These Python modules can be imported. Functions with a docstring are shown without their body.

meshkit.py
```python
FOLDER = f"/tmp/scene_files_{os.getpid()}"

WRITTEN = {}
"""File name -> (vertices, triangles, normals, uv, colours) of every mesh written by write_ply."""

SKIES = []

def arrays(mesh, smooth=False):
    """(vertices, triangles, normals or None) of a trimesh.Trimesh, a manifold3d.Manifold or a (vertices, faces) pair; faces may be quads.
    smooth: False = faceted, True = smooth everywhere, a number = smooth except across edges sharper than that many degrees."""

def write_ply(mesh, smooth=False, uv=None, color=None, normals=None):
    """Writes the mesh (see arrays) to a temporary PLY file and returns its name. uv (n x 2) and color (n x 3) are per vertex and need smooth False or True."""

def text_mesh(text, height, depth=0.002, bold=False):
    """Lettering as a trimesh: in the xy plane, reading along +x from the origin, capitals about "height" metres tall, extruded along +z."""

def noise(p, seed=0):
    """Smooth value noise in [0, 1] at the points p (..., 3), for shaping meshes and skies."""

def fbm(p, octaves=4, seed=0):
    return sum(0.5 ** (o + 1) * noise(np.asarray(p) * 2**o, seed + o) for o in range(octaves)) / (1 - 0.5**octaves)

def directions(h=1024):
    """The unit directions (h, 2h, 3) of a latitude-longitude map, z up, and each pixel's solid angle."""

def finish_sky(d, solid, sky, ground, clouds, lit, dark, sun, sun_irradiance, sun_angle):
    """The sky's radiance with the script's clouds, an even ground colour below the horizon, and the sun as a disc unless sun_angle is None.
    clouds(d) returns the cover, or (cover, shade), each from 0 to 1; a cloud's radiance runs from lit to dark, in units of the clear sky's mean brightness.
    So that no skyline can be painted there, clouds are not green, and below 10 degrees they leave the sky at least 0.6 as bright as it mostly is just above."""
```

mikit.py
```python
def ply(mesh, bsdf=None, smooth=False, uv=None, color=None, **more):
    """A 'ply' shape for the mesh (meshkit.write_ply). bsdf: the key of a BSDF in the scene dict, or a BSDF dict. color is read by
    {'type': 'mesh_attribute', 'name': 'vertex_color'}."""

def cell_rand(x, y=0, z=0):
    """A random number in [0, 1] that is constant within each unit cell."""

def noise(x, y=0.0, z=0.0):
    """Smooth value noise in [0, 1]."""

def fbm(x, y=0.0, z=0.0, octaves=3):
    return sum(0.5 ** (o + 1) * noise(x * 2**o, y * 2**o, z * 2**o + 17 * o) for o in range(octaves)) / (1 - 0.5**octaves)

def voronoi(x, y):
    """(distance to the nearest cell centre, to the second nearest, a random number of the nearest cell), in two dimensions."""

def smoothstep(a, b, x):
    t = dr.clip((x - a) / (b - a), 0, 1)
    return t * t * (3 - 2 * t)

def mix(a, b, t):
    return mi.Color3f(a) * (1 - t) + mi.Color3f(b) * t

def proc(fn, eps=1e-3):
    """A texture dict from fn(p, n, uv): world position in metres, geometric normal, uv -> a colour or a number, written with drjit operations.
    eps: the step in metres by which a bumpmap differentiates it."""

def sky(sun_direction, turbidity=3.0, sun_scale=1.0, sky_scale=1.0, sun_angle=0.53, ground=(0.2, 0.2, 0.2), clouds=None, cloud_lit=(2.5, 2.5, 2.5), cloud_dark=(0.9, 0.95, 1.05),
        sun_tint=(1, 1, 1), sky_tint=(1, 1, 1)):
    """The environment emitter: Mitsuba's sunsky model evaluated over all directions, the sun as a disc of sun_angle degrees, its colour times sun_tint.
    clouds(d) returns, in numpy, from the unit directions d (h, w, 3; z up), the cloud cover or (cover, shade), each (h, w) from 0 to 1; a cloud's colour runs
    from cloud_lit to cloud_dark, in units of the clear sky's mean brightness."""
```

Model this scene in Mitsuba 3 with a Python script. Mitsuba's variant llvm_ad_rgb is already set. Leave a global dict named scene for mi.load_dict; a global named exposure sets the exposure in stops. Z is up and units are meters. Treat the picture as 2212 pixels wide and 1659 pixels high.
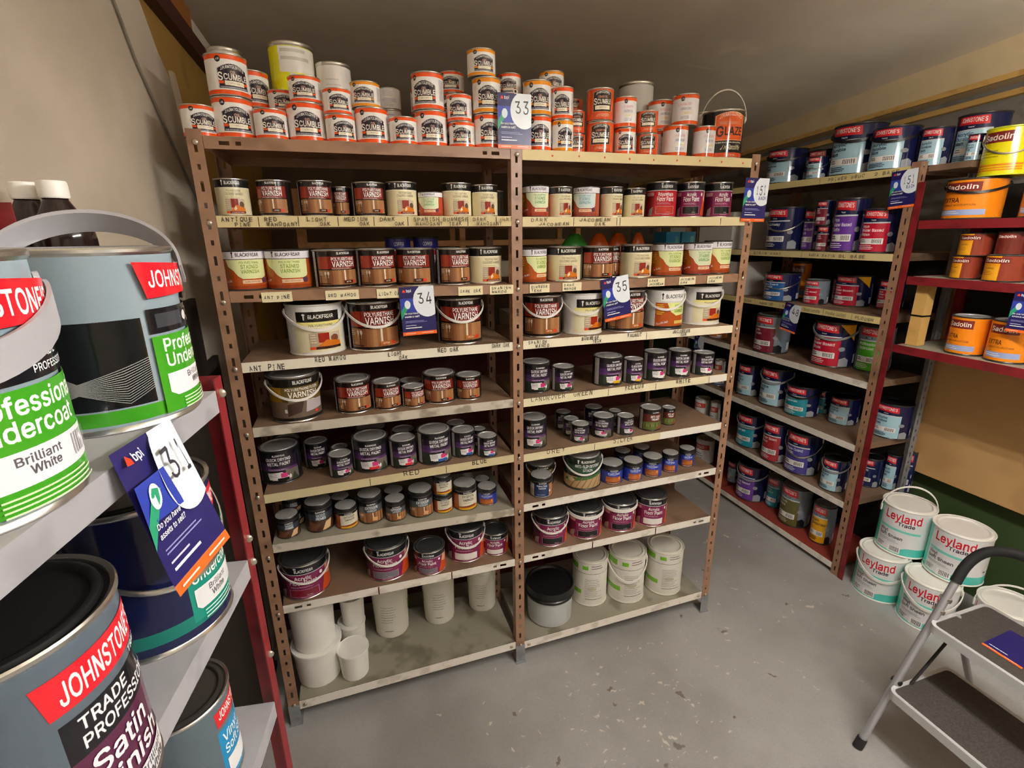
import math, random
import numpy as np, trimesh, shapely
from shapely.geometry import Polygon, MultiPolygon, box as sbox
from shapely import affinity
import mitsuba as mi, drjit as dr
import meshkit, mikit
from mikit import proc, noise, fbm, voronoi, cell_rand, smoothstep, mix

T = mi.ScalarTransform4f
random.seed(7)
scene, labels = {}, {}
exposure = 2.78

# ------------------------------------------------------------------ camera
CAM = np.array([-0.5619, -1.6691, 1.8004])
YAW, PITCH, ROLL = math.radians(17.877), math.radians(16.568), math.radians(0.675)
_f = np.array([math.sin(YAW)*math.cos(PITCH), math.cos(YAW)*math.cos(PITCH), -math.sin(PITCH)])
_r = np.array([math.cos(YAW), -math.sin(YAW), 0.0])
_d = np.cross(_f, _r)
_down = -math.sin(ROLL)*_r + math.cos(ROLL)*_d
scene['camera'] = {'type': 'perspective', 'fov': 2*math.degrees(math.atan(1106/1077.4)), 'fov_axis': 'x', 'near_clip': 0.02, 'far_clip': 60.0,
                   'to_world': T().look_at(origin=CAM.tolist(), target=(CAM+_f).tolist(), up=(-_down).tolist())}

# ------------------------------------------------------------------ lights: twin-tube strip fixtures under the ceiling
def lin(c):
    if isinstance(c, str):
        c = [int(c[i:i+2], 16)/255 for i in (0, 2, 4)]
    return [x/12.92 if x <= 0.04045 else ((x+0.055)/1.055)**2.4 for x in c]
def rgb(c): return {'type': 'rgb', 'value': lin(c)}
LAMPS = [((0.82, -1.0, 2.3), (0.82, -2.2, 2.3), 25.0), ((0.5, -2.6, 2.35), (0.5, -3.8, 2.35), 10.0)]
LAMP_TINT = (1.0, 0.965, 0.915)

# ------------------------------------------------------------------ materials
def pr(key, c, rough=0.5, spec=0.5, metal=0.0, **k):
    scene[key] = {'type': 'twosided', 'bsdf': {'type': 'principled', 'base_color': c if isinstance(c, dict) else rgb(c), 'roughness': rough, 'specular': spec, 'metallic': metal, **k}}
VC = {'type': 'mesh_attribute', 'name': 'vertex_color'}
pr('m_print', VC, 0.13, 0.5)
pr('m_paper', VC, 0.7, 0.25)
pr('m_card', VC, 0.3, 0.5)
pr('m_tin', 'd8d6d0', 0.24, 0.5, 0.95)
pr('m_lid', 'dad9d6', 0.36, 0.5, 0.55)
pr('m_darktin', '3a3836', 0.3, 0.5, 0.3)
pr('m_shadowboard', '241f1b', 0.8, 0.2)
pr('m_black', '141416', 0.35, 0.5)
pr('m_white', 'e9e8e2', 0.4, 0.5)
pr('m_offwhite', 'd5d2c6', 0.45, 0.5)
pr('m_strap', 'e6e4de', 0.4, 0.5)
pr('m_grey', '85878a', 0.4, 0.5)
pr('m_navy', '14183c', 0.4, 0.5)
pr('m_clear', 'b9bdbd', 0.35, 0.5)
pr('m_lime', 'c9cf2e', 0.3, 0.5)
def worn(base, dark, scale, amt):
    b, d = lin(base), lin(dark)
    def fn(p, n, uv):
        t = smoothstep(0.5, 0.75, fbm(p.x*scale, p.y*scale, p.z*scale))*amt
        return mix(b, d, t)
    return proc(fn)
pr('m_brown', worn('98745c', '755743', 14.0, 0.6), 0.38, 0.5)
pr('m_board', worn('7d6552', '5b4738', 9.0, 0.8), 0.6, 0.3)
pr('m_greyboard', worn('8f8b7c', '6d6758', 12.0, 0.9), 0.6, 0.3)
pr('m_whitelip', worn('e6e0d6', 'b9b0a2', 22.0, 0.6), 0.45, 0.4)
pr('m_wornlip', worn('c4bcae', '8e8475', 20.0, 0.9), 0.5, 0.4)
pr('m_red', worn('7e1f25', '5e171b', 16.0, 0.6), 0.4, 0.5)
pr('m_redboard', '8c3a30', 0.6, 0.3)
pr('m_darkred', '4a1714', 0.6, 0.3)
pr('m_galv', worn('8a8d92', '6a6c70', 25.0, 0.6), 0.45, 0.5, 0.2)
pr('m_greyshelf', worn('a4a3a8', '8d8c92', 18.0, 0.6), 0.42, 0.5)
pr('m_bolt', 'c9bfae', 0.3, 0.5, 0.85)
pr('m_timber', worn('d2a862', 'b8894a', 20.0, 0.7), 0.6, 0.3)
pr('m_palewood', worn('c89a6a', '9c7048', 18.0, 0.7), 0.6, 0.3)
pr('m_darkbeam', '4a241d', 0.5, 0.4)
pr('m_orangewood', 'a56a34', 0.6, 0.3)
pr('m_alu', 'b8bac0', 0.33, 0.5, 0.6)
pr('m_alulight', 'c4c6c8', 0.4, 0.5, 0.2)
pr('m_rubber', '1d1d1f', 0.6, 0.4)
def tread_fn(p, n, uv):
    g = noise(p.x*260, p.y*260, p.z*60)
    return mix(lin('3c3835'), lin('4b4642'), g)
pr('m_tread', proc(tread_fn), 0.75, 0.3)
pr('m_carton', 'c9c4bb', 0.7, 0.2)
pr('m_tube_end', 'e8e8e8', 0.4, 0.5)
def floor_fn(p, n, uv):
    g = fbm(p.x*2.2, p.y*2.2, 3.0, 4)
    c = mix(lin('a3a2a0'), lin('8f8d8a'), smoothstep(0.3, 0.7, g))
    fine = noise(p.x*300, p.y*300)
    c = c*(0.95+0.1*fine)
    m = dr.exp(-(dr.square((p.x-0.36)/0.40)+dr.square((p.y+0.36)/0.30)))
    m2 = dr.exp(-(dr.square((p.x-1.35)/0.6)+dr.square((p.y+0.1)/0.5)))*0.3
    m = dr.maximum(m, m2)
    wx, wy = p.x+0.03*noise(p.x*34, p.y*34, 1.0)+0.012*noise(p.x*110, p.y*110, 7.0), p.y+0.03*noise(p.x*34, p.y*34, 2.0)+0.012*noise(p.x*110, p.y*110, 9.0)
    d1, d2, r = voronoi(wx*15, wy*19)
    r2 = cell_rand(r*9173.0, r*517.0, 3.0)
    chip = dr.select(r < 0.24*m, smoothstep(0.07+0.16*r2, 0.03+0.12*r2, d1), 0.0)
    e1, e2, s = voronoi(wx*34+3.7, wy*40+1.3)
    s2 = cell_rand(s*7919.0, s*613.0, 5.0)
    chip2 = dr.select(s < 0.3*m, smoothstep(0.08+0.18*s2, 0.04+0.13*s2, e1), 0.0)
    c = mix(c, lin('c9c1b6'), chip*0.8)
    c = mix(c, lin('5d4f45'), dr.select(r2 > 0.72, chip*0.8, 0.0))
    c = mix(c, lin('cdc5bc'), chip2*0.7)
    k1, k2, kk = voronoi(wx*6+7.0, wy*13+2.0)
    c = mix(c, lin('6f6359'), dr.select(kk < 0.13*m, smoothstep(0.13, 0.06, k1), 0.0)*0.8)
    return c
pr('m_floor', proc(floor_fn), 0.45, 0.4)
def ceil_fn(p, n, uv):
    g = fbm(p.x*1.6, p.y*1.6, 1.0, 4)
    c = mix(lin('ded2be'), lin('cabda9'), smoothstep(0.3, 0.7, g))
    seam = dr.abs(p.y-0.84-0.012*noise(p.x*9, 1.0))
    c = mix(c, lin('e0d0b4'), smoothstep(0.02, 0.0, seam)*0.5*smoothstep(0.35, 0.6, noise(p.x*7, 5.0)))
    blot = smoothstep(0.56, 0.75, fbm(p.x*5+4, p.y*5, 2.0, 4))*smoothstep(0.6, 0.0, dr.abs(p.y-0.8))
    return mix(c, lin('e6d6ba'), blot*0.6)
pr('m_ceiling', proc(ceil_fn), 0.75, 0.25)
def wall_fn(p, n, uv):
    g = fbm(p.x*3, p.y*3, p.z*3, 4)
    return mix(lin('bfb3a3'), lin('b0a595'), smoothstep(0.3, 0.7, g))
pr('m_wall', proc(wall_fn), 0.55, 0.4)
pr('m_yellowwall', worn('b08a4a', '8f6c38', 4.0, 0.8), 0.7, 0.2)
pr('m_tanwall', worn('c29a66', 'a87f50', 4.0, 0.5), 0.6, 0.3)
pr('m_backwall', worn('6e5d46', '5a4a38', 3.0, 0.6), 0.8, 0.2)
pr('m_beige', worn('d2bd95', 'bca67d', 5.0, 0.5), 0.6, 0.3)
pr('m_green', '3d4f2e', 0.6, 0.3)
pr('m_greywall', worn('847e75', '69635b', 12.0, 0.8), 0.8, 0.2)
pr('m_plaster', 'd8cdbb', 0.8, 0.2)
for _i, (_a, _b, _w) in enumerate(LAMPS):
    pass

# ------------------------------------------------------------------ mesh helpers
def numbered(key):
    if key not in scene and key not in labels and not any(k.startswith(key+'__') for k in scene): return key
    i = 1
    while f'{key}_{i:03d}' in USED or f'{key}_{i:03d}' in scene: i += 1
    return f'{key}_{i:03d}'
USED = set()
COUNT = {}
def fresh(name):
    """The next free key for NAME."""
    n = COUNT.get(name, 0); COUNT[name] = n+1
    return name if n == 0 else f'{name}_{n:03d}'
def tag(key, label=None, cat=None, group=None, kind=None):
    d = labels.setdefault(key, {})
    for k, v in (('label', label), ('category', cat), ('group', group), ('kind', kind)):
        if v: d[k] = v
def put(key, shape, M=None, **k):
    s = dict(shape, **k)
    if M is not None: s['to_world'] = M
    scene[key] = s
def part(parent, name, shape, M=None):
    key = fresh(parent+'__'+name)
    put(key, shape, M); return key
def bx(x0, x1, y0, y1, z0, z1):
    m = trimesh.creation.box((x1-x0, y1-y0, z1-z0)); m.apply_translation(((x0+x1)/2, (y0+y1)/2, (z0+z1)/2)); return m
def cat(*ms): return trimesh.util.concatenate([m for m in ms])
def bar(a, b, w, t, up=(0, 0, 1)):
    """A rectangular bar from a to b: w wide, t thick."""
    a, b = np.array(a, float), np.array(b, float); d = b-a; L = np.linalg.norm(d); d /= L
    u = np.array(up, float); s = np.cross(u, d); s /= np.linalg.norm(s); u = np.cross(d, s)
    m = trimesh.creation.box((L, w, t)); M = np.eye(4); M[:3, 0], M[:3, 1], M[:3, 2], M[:3, 3] = d, s, u, (a+b)/2
    m.apply_transform(M); return m
def tube(pts, r, n=12, cap=True):
    p = np.asarray(pts, float); t = np.gradient(p, axis=0); t /= np.linalg.norm(t, axis=1, keepdims=True)
    a = np.cross(t[0], [0.3, 0.2, 0.9]); a /= np.linalg.norm(a); rings = []
    for i in range(len(p)):
        a = a-t[i]*(a@t[i]); a /= np.linalg.norm(a); b = np.cross(t[i], a)
        q = np.arange(n)*2*np.pi/n
        rings.append(p[i]+r*(np.cos(q)[:, None]*a+np.sin(q)[:, None]*b))
    v = np.vstack(rings); f = []
    for i in range(len(p)-1):
        for j in range(n):
            k = (j+1) % n; f += [[i*n+j, i*n+k, (i+1)*n+k], [i*n+j, (i+1)*n+k, (i+1)*n+j]]
    if cap:
        c0, c1 = len(v), len(v)+1; v = np.vstack([v, p[0], p[-1]])
        for j in range(n):
            k = (j+1) % n; f += [[c0, k, j], [c1, (len(p)-1)*n+j, (len(p)-1)*n+k]]
    return trimesh.Trimesh(v, f, process=False)
def lathe(prof, n=60):
    """Unit lathe about z with its facets on multiples of 360/n degrees from the -y direction."""
    q = np.arange(n)*2*np.pi/n; s, c = np.sin(q), -np.cos(q); v, f = [], []
    for r, z in prof: v.append(np.stack([r*s, r*c, np.full(n, z)], 1))
    v = np.vstack(v)
    for i in range(len(prof)-1):
        for j in range(n):
            k = (j+1) % n
            if prof[i][0] > 1e-6: f.append([i*n+j, i*n+k, (i+1)*n+k])
            if prof[i+1][0] > 1e-6: f.append([i*n+j, (i+1)*n+k, (i+1)*n+j])
    return trimesh.Trimesh(v, f, process=True)
def extr(poly, depth):
    polys = [g for g in getattr(poly, 'geoms', [poly]) if not g.is_empty]
    return cat(*[trimesh.creation.extrude_polygon(g, depth, engine='earcut') for g in polys])
def xz(m, y):
    """An extrusion made in the xy plane stood up: (x, y, depth) -> (x, y0+depth, z)."""
    v = m.vertices.copy(); m.vertices = np.stack([v[:, 0], y+v[:, 2], v[:, 1]], 1); m.invert(); return m
def ply(mesh, bsdf, smooth=False): return mikit.ply(mesh, bsdf, smooth=smooth)

# ------------------------------------------------------------------ printed art: flat pieces with their own colours, wrapped round a tin or laid on a card
_TXT = {}
def text_poly(s, bold=False):
    """Lettering as a shapely shape, capitals one unit tall, from x = 0 on."""
    k = (s, bold)
    if k not in _TXT:
        m = meshkit.text_mesh(s, 1.0, 0.1, bold)
        top = m.triangles[m.face_normals[:, 2] > 0.9][:, :, :2]
        p = shapely.union_all([Polygon(t) for t in top]).simplify(0.025)
        x0, y0, x1, y1 = p.bounds
        _TXT[k] = (affinity.translate(p, -x0, 0), x1-x0)
    return _TXT[k]
class Art:
    def __init__(self): self.ops = []
    def P(self, pts, c, arch=None):
        p = pts if hasattr(pts, 'geom_type') else Polygon(pts)
        self.ops.append((p if p.is_valid else p.buffer(0), lin(c), arch)); return self
    def R(self, u0, u1, v0, v1, c): return self.P([(u0, v0), (u1, v0), (u1, v1), (u0, v1)], c)
    def C(self, u, v, ru, rv, c, n=20):
        q = np.arange(n)*2*np.pi/n; return self.P(np.stack([u+ru*np.cos(q), v+rv*np.sin(q)], 1), c)
    def T(self, s, u, v, h, w, c, bold=True, arch=0.0, shear=0.0, rot=0.0, left=False, rise=0.0):
        """Text s centred at u (or from u on), its baseline at v, h tall and w wide."""
        p, W = text_poly(s, bold)
        p = affinity.affine_transform(p, [w/W, shear*w/W, rise/W, h, (u if left else u-w/2), v-(0 if left else rise/2)])
        if rot: p = affinity.rotate(p, rot, origin=(u, v))
        uc = u+w/2 if left else u
        self.ops.append((p, lin(c), (arch, uc, w/2) if arch else None)); return self
    def lines(self, u, v, w, n, dv, h, c, rnd=3):
        r = random.Random(rnd)
        for i in range(n): self.R(u, u+w*(0.65+0.35*r.random()), v-i*dv, v-i*dv+h, c)
        return self
    def barcode(self, u0, u1, v0, v1, c='55524f'):
        r = random.Random(5); u = u0
        while u < u1:
            w = (u1-u0)*(0.03+0.05*r.random()); self.R(u, min(u+w, u1), v0, v1, c); u += w*2
        return self
    def mesh(self, step=None, to=None, gap=0.0015):
        """Triangles, colours and the layer of every piece; step slices the pieces at multiples of step so that they bend with the tin."""
        V, Cc, Lr = [], [], []
        for li, (p, c, arch) in enumerate(self.ops):
            x0, y0, x1, y1 = p.bounds
            cuts = [p]
            if step:
                cuts = []
                for i in range(int(math.floor(x0/step+1e-9)), int(math.ceil(x1/step-1e-9))):
                    g = p if (x0 >= i*step and x1 <= (i+1)*step) else p.intersection(sbox(i*step, y0-1, (i+1)*step, y1+1))
                    cuts.append(g)
            for g in cuts:
                for q in getattr(g, 'geoms', [g]):
                    if q.geom_type != 'Polygon' or q.area < 1e-7: continue
                    vv, ff = trimesh.creation.triangulate_polygon(q, engine='earcut')
                    t = np.asarray(vv)[np.asarray(ff)].reshape(-1, 2)
                    e1, e2 = t[1::3]-t[0::3], t[2::3]-t[0::3]
                    flip = (e1[:, 0]*e2[:, 1]-e1[:, 1]*e2[:, 0]) < 0
                    tt = t.reshape(-1, 3, 2); tt[flip] = tt[flip][:, ::-1]; t = tt.reshape(-1, 2).copy()
                    if arch: t[:, 1] += arch[0]*(1-((t[:, 0]-arch[1])/arch[2])**2)
                    V.append(t); Cc.append(np.tile(c, (len(t), 1))); Lr.append(np.full(len(t), li))
        return np.vstack(V), np.vstack(Cc), np.concatenate(Lr)
    def wrap(self, bsdf='m_print', R=0.987, taper=0.0):
        """Round a unit tin: u in degrees from the front, v in heights."""
        V, Cc, L = self.mesh(6.0)
        a = np.radians(V[:, 0]); r = R+0.0016*L-taper*(1-V[:, 1])
        k = np.floor(V[:, 0]/6.0+1e-9); am = np.radians(6*k+3)
        # keep to the facets of the tin: the chord of each six-degree strip
        rr = r*math.cos(math.radians(3))/np.maximum(np.cos(a-am), 0.99)
        edge = np.abs(V[:, 0]/6-np.round(V[:, 0]/6)) < 1e-6
        rr = np.where(edge, r, rr)
        pos = np.stack([rr*np.sin(a), -rr*np.cos(a), V[:, 1]], 1)
        nrm = np.stack([np.sin(a), -np.cos(a), 0*a], 1)
        return self._shape(pos, nrm, Cc, bsdf)
    def flat(self, place, normal, bsdf='m_paper'):
        """On a plane: place(u, v, layer) gives the points."""
        V, Cc, L = self.mesh()
        pos = place(V[:, 0], V[:, 1], L); nrm = np.tile(normal, (len(pos), 1))
        f0 = np.cross(pos[1]-pos[0], pos[2]-pos[0])
        if f0@np.array(normal) < 0: pos = pos.reshape(-1, 3, 3)[:, ::-1].reshape(-1, 3)
        return self._shape(pos, nrm, Cc, bsdf)
    def bent(self, place, bsdf='m_card', step=None):
        V, Cc, L = self.mesh(step)
        pos = place(V[:, 0], V[:, 1], L)
        e = 1e-4
        du, dv = place(V[:, 0]+e, V[:, 1], L)-pos, place(V[:, 0], V[:, 1]+e, L)-pos
        nrm = np.cross(du, dv); nrm /= np.linalg.norm(nrm, axis=1, keepdims=True)
        return self._shape(pos, nrm, Cc, bsdf)
    @staticmethod
    def _shape(pos, nrm, col, bsdf):
        m = trimesh.Trimesh(pos, np.arange(len(pos)).reshape(-1, 3), process=False)
        path = meshkit.write_ply(m, True, None, col, nrm)
        return {'type': 'ply', 'filename': path, 'face_normals': False, 'bsdf': {'type': 'ref', 'id': bsdf}}

# ------------------------------------------------------------------ tin designs (u: degrees round the tin, v: fraction of its height)
def base(c, v0=0.0, v1=1.0): return Art().R(-180, 180, v0, v1, c)
def friar(a, v, h, w, c, uc=4, emblem=True):
    a.T('BLACKFRIAR', uc, v, h, w, c)
    if emblem:
        u = uc-w/2-9
        a.P([(u-4, v+h*1.05), (u, v+h*1.4), (u+4, v+h*1.05), (u+1.4, v+h*0.8), (u+1.2, v-h*0.3), (u-1.2, v-h*0.3), (u-1.4, v+h*0.8)], c)
    return a
def scumble(band):
    a = base('f0eeea')
    a.R(-180, 180, 0.85, 1.0, band).R(-180, 180, 0.0, 0.13, band)
    a.C(-36, 0.845, 8, 0.075, '1a1822').T('J·R', -36, 0.82, 0.05, 9, 'f3f1ec')
    pan = Polygon([(-40, 0.2), (42, 0.2), (42, 0.62)]+[(42-82*t, 0.62+0.13*math.sin(math.pi*t)) for t in np.linspace(0, 1, 12)]+[(-40, 0.62)])
    a.P(affinity.scale(pan, 1.06, 1.04), '8b8899').P(affinity.scale(pan, 1.04, 1.025), 'f0eeea').P(pan, '241a2a')
    a.T("J.H.RATCLIFFE'S", 1, 0.575, 0.07, 66, 'f3f1ec', True, 0.075)
    a.T('OIL', 2, 0.515, 0.065, 17, 'e8b7a4')
    a.T('S', -34, 0.35, 0.185, 13, 'f7efe2').T('CUMBLE', 8, 0.37, 0.14, 66, 'f7efe2')
    a.R(-40, -26, 0.27, 0.335, band).R(32, 42, 0.27, 0.335, band)
    a.R(-24, 30, 0.235, 0.345, 'efe6cf').T('LIGHT OAK', 3, 0.275, 0.03, 26, '6b645a', False)
    a.R(-40, 42, 0.165, 0.215, '4a4757').T('FOR STAINING & GRAINING', 1, 0.178, 0.026, 74, 'd9d7dd')
    a.lines(58, 0.78, 38, 16, 0.035, 0.012, 'a5a2a8')
    return dict(art=a, lid='m_lid')
def liquid():
    c = 'd9501f'; a = base(c); a.R(-180, 180, 0.0, 0.05, '2a2320')
    pan = Polygon([(-38, 0.3), (40, 0.3), (40, 0.84)]+[(40-78*t, 0.84+0.07*math.sin(math.pi*t)) for t in np.linspace(0, 1, 12)]+[(-38, 0.84)])
    a.P(affinity.scale(pan, 1.1, 1.06), 'f0d9a8').P(affinity.scale(pan, 1.07, 1.04), '1f1a1c').P(pan, '2a2020')
    a.T("J.H.RATCLIFFE'S", 1, 0.78, 0.07, 60, 'f3efe6', True, 0.05).T('LIQUID OIL', 1, 0.69, 0.06, 42, 'e8a184')
    a.T('S', -31, 0.49, 0.185, 13, 'f7efe2').T('CUMBLE', 8, 0.51, 0.14, 62, 'f7efe2')
    a.R(-32, 34, 0.34, 0.46, 'f1e6cd').T('DARK OAK', 1, 0.38, 0.035, 30, '6b5a4a', False)
    a.T('J H Ratcliffe', 1, 0.13, 0.1, 54, 'f3d9b8', False, 0, 0.6)
    return dict(art=a, lid='m_lid')
def undercoat():
    b = 'ef5a1e'; a = base('efeef0'); a.R(-180, 180, 0.85, 1.0, b).R(-180, 180, 0.0, 0.14, b)
    a.C(-8, 0.83, 8, 0.075, '23202c').T('J·R', -8, 0.805, 0.05, 9, 'f3f1ec')
    a.T('J H Ratcliffe', 2, 0.62, 0.09, 58, 'd98a86', False, 0, 0.5).T('UNDERCOAT', 8, 0.48, 0.075, 48, '8a8894')
    a.R(-12, 34, 0.33, 0.43, 'efe6cf').T('BUFF', 11, 0.36, 0.03, 14, '77706a', False).lines(-14, 0.27, 50, 3, 0.035, 0.014, 'a6a4ae')
    return dict(art=a, lid='m_lid')
def glaze():
    a = base('191718'); a.R(-180, 180, 0.0, 0.12, 'd9501f')
    pan = Polygon([(-42, 0.38), (42, 0.38), (42, 0.86)]+[(42-84*t, 0.86+0.07*math.sin(math.pi*t)) for t in np.linspace(0, 1, 12)]+[(-42, 0.86)])
    a.P(affinity.scale(pan, 1.08, 1.05), 'e86a34').P(affinity.scale(pan, 1.05, 1.03), 'f3d3ae').P(pan, 'e5622b')
    a.T("J.H.RATCLIFFE'S", 0, 0.8, 0.07, 66, 'fbe9d8', True, 0.06).T('TRANSPARENT OIL', 0, 0.69, 0.055, 70, 'c49a86')
    a.T('G', -29, 0.45, 0.2, 20, '2a2030').T('LAZE', 11, 0.475, 0.16, 54, '2a2030')
    a.T('CLEAR GLAZE FOR PROTECTION', 0, 0.31, 0.03, 78, 'e9e2d2').T('J H Ratcliffe', 4, 0.18, 0.1, 58, 'f2e6c4', False, 0, 0.6)
    a.T('QUICK DRYING', 4, 0.055, 0.03, 32, 'f3c8a8')
    return dict(art=a, lid='m_black', rim='m_tin')
def coloured(plain=False):
    a = base('e4dbb4'); a.R(-180, 180, 0.76, 1.0, '1b1a18').R(-180, 180, 0.735, 0.76, 'f0ead0')
    friar(a, 0.835, 0.085, 52, 'efeee8', 8)
    a.T('POLYURETHANE', 10, 0.645, 0.05, 48, '938b72').T('COLOURED VARNISH', 10, 0.555, 0.065, 64, '938b72')
    a.lines(-22, 0.5, 60, 2, 0.025, 0.01, 'b9b08c')
    a.R(-22, 42, 0.11, 0.46, 'd9a871').R(-22, -4, 0.11, 0.46, 'b7a58c').lines(-20, 0.4, 14, 5, 0.05, 0.018, 'd8cdb2')
    a.R(-4, 20, 0.22, 0.46, '8e2c22').R(20, 42, 0.2, 0.46, 'c9bca8')
    a.C(31, 0.3, 8, 0.09, '6a4a34').P([(-8, 0.13), (12, 0.3), (40, 0.22), (42, 0.13)], 'd5751f').P([(6, 0.14), (14, 0.2), (10, 0.28), (4, 0.2)], 'e9d8b8')
    a.R(-22, -10, 0.07, 0.13, 'e2502c').R(-10, 42, 0.07, 0.13, '6e1f18').T('SPANISH MAHOGANY', 16, 0.087, 0.024, 42, 'e9d8c0')
    return dict(art=a, lid='m_lid')
def stained(c):
    g = dict(y=('e3eaae', '86a234'), g=('e0e8c4', '5a9a58'), b=('d6e4e2', '58a0b0'))[c]
    r = dict(y='b4521e', g='b0442c', b='a8503a')[c]
    a = base(r); a.R(-180, 180, 0.0, 0.12, dict(y='9c3f18', g='9a3a28', b='94402e')[c]).R(-180, 180, 0.78, 1.0, 'ecebf0').R(-180, 180, 0.765, 0.78, '3a2438')
    a.R(-110, -40, 0.3, 0.765, dict(y='a8571a', g='96521c', b='8c4a30')[c])
    a.P([(-56, 0.765), (62, 0.765), (60, 0.36), (50, 0.29), (-10, 0.29), (-22, 0.36), (-34, 0.5), (-50, 0.6)], g[0])
    friar(a, 0.84, 0.085, 64, '2f1c38', 10)
    a.T('POLYURETHANE', 12, 0.665, 0.055, 54, g[1]).T('STAINED', 12, 0.545, 0.09, 48, g[1]).T('VARNISH', 12, 0.425, 0.09, 50, g[1])
    a.R(-12, 44, 0.17, 0.26, 'e8c4a0').T('100% FASTER DRY', 16, 0.2, 0.03, 42, 'a05a3c')
    a.lines(-92, 0.7, 34, 7, 0.05, 0.02, 'e0b83a').T('ALL IN ONE', -58, 0.19, 0.05, 32, 'e9e4de', True, 0, 0.1, rise=0.06)
    a.C(50, 0.24, 8, 0.07, '5a3a52')
    return dict(art=a, lid='m_tin', rim='m_darktin')
def woodpic(a, u0, u1, v0, v1, tint=0):
    cols = ['a4714a', '8e5c3a', 'b8865a', '7d4d30', 'a87a50', '96653f']
    r = random.Random(3+tint); u = u0
    while u < u1:
        w = 5+9*r.random(); a.R(u, min(u+w, u1), v0, v1, r.choice(cols)); u += w
    a.R(6, 11, v0+0.06, v1, 'd8c2a4').R(7.5, 9, v0+0.1, v1, 'efe6d6')
    a.R(u0+2, u0+34, v0+0.02, v0+0.045, '4a2a1c').R(u0+6, u0+8, v0, v1-0.05, '4e3020').R(u0+26, u0+28, v0, v1-0.08, '4e3020')
    for x in (0, 8): a.C(u0+22+x, v1-0.08, 3, 0.05, 'd6c6b4').R(u0+21.4+x, u0+22.6+x, v1-0.2, v1-0.12, 'd6c6b4')
    a.lines(u0+4, v1-0.06, 14, 3, 0.035, 0.014, 'd6c6b4')
    return a
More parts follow.
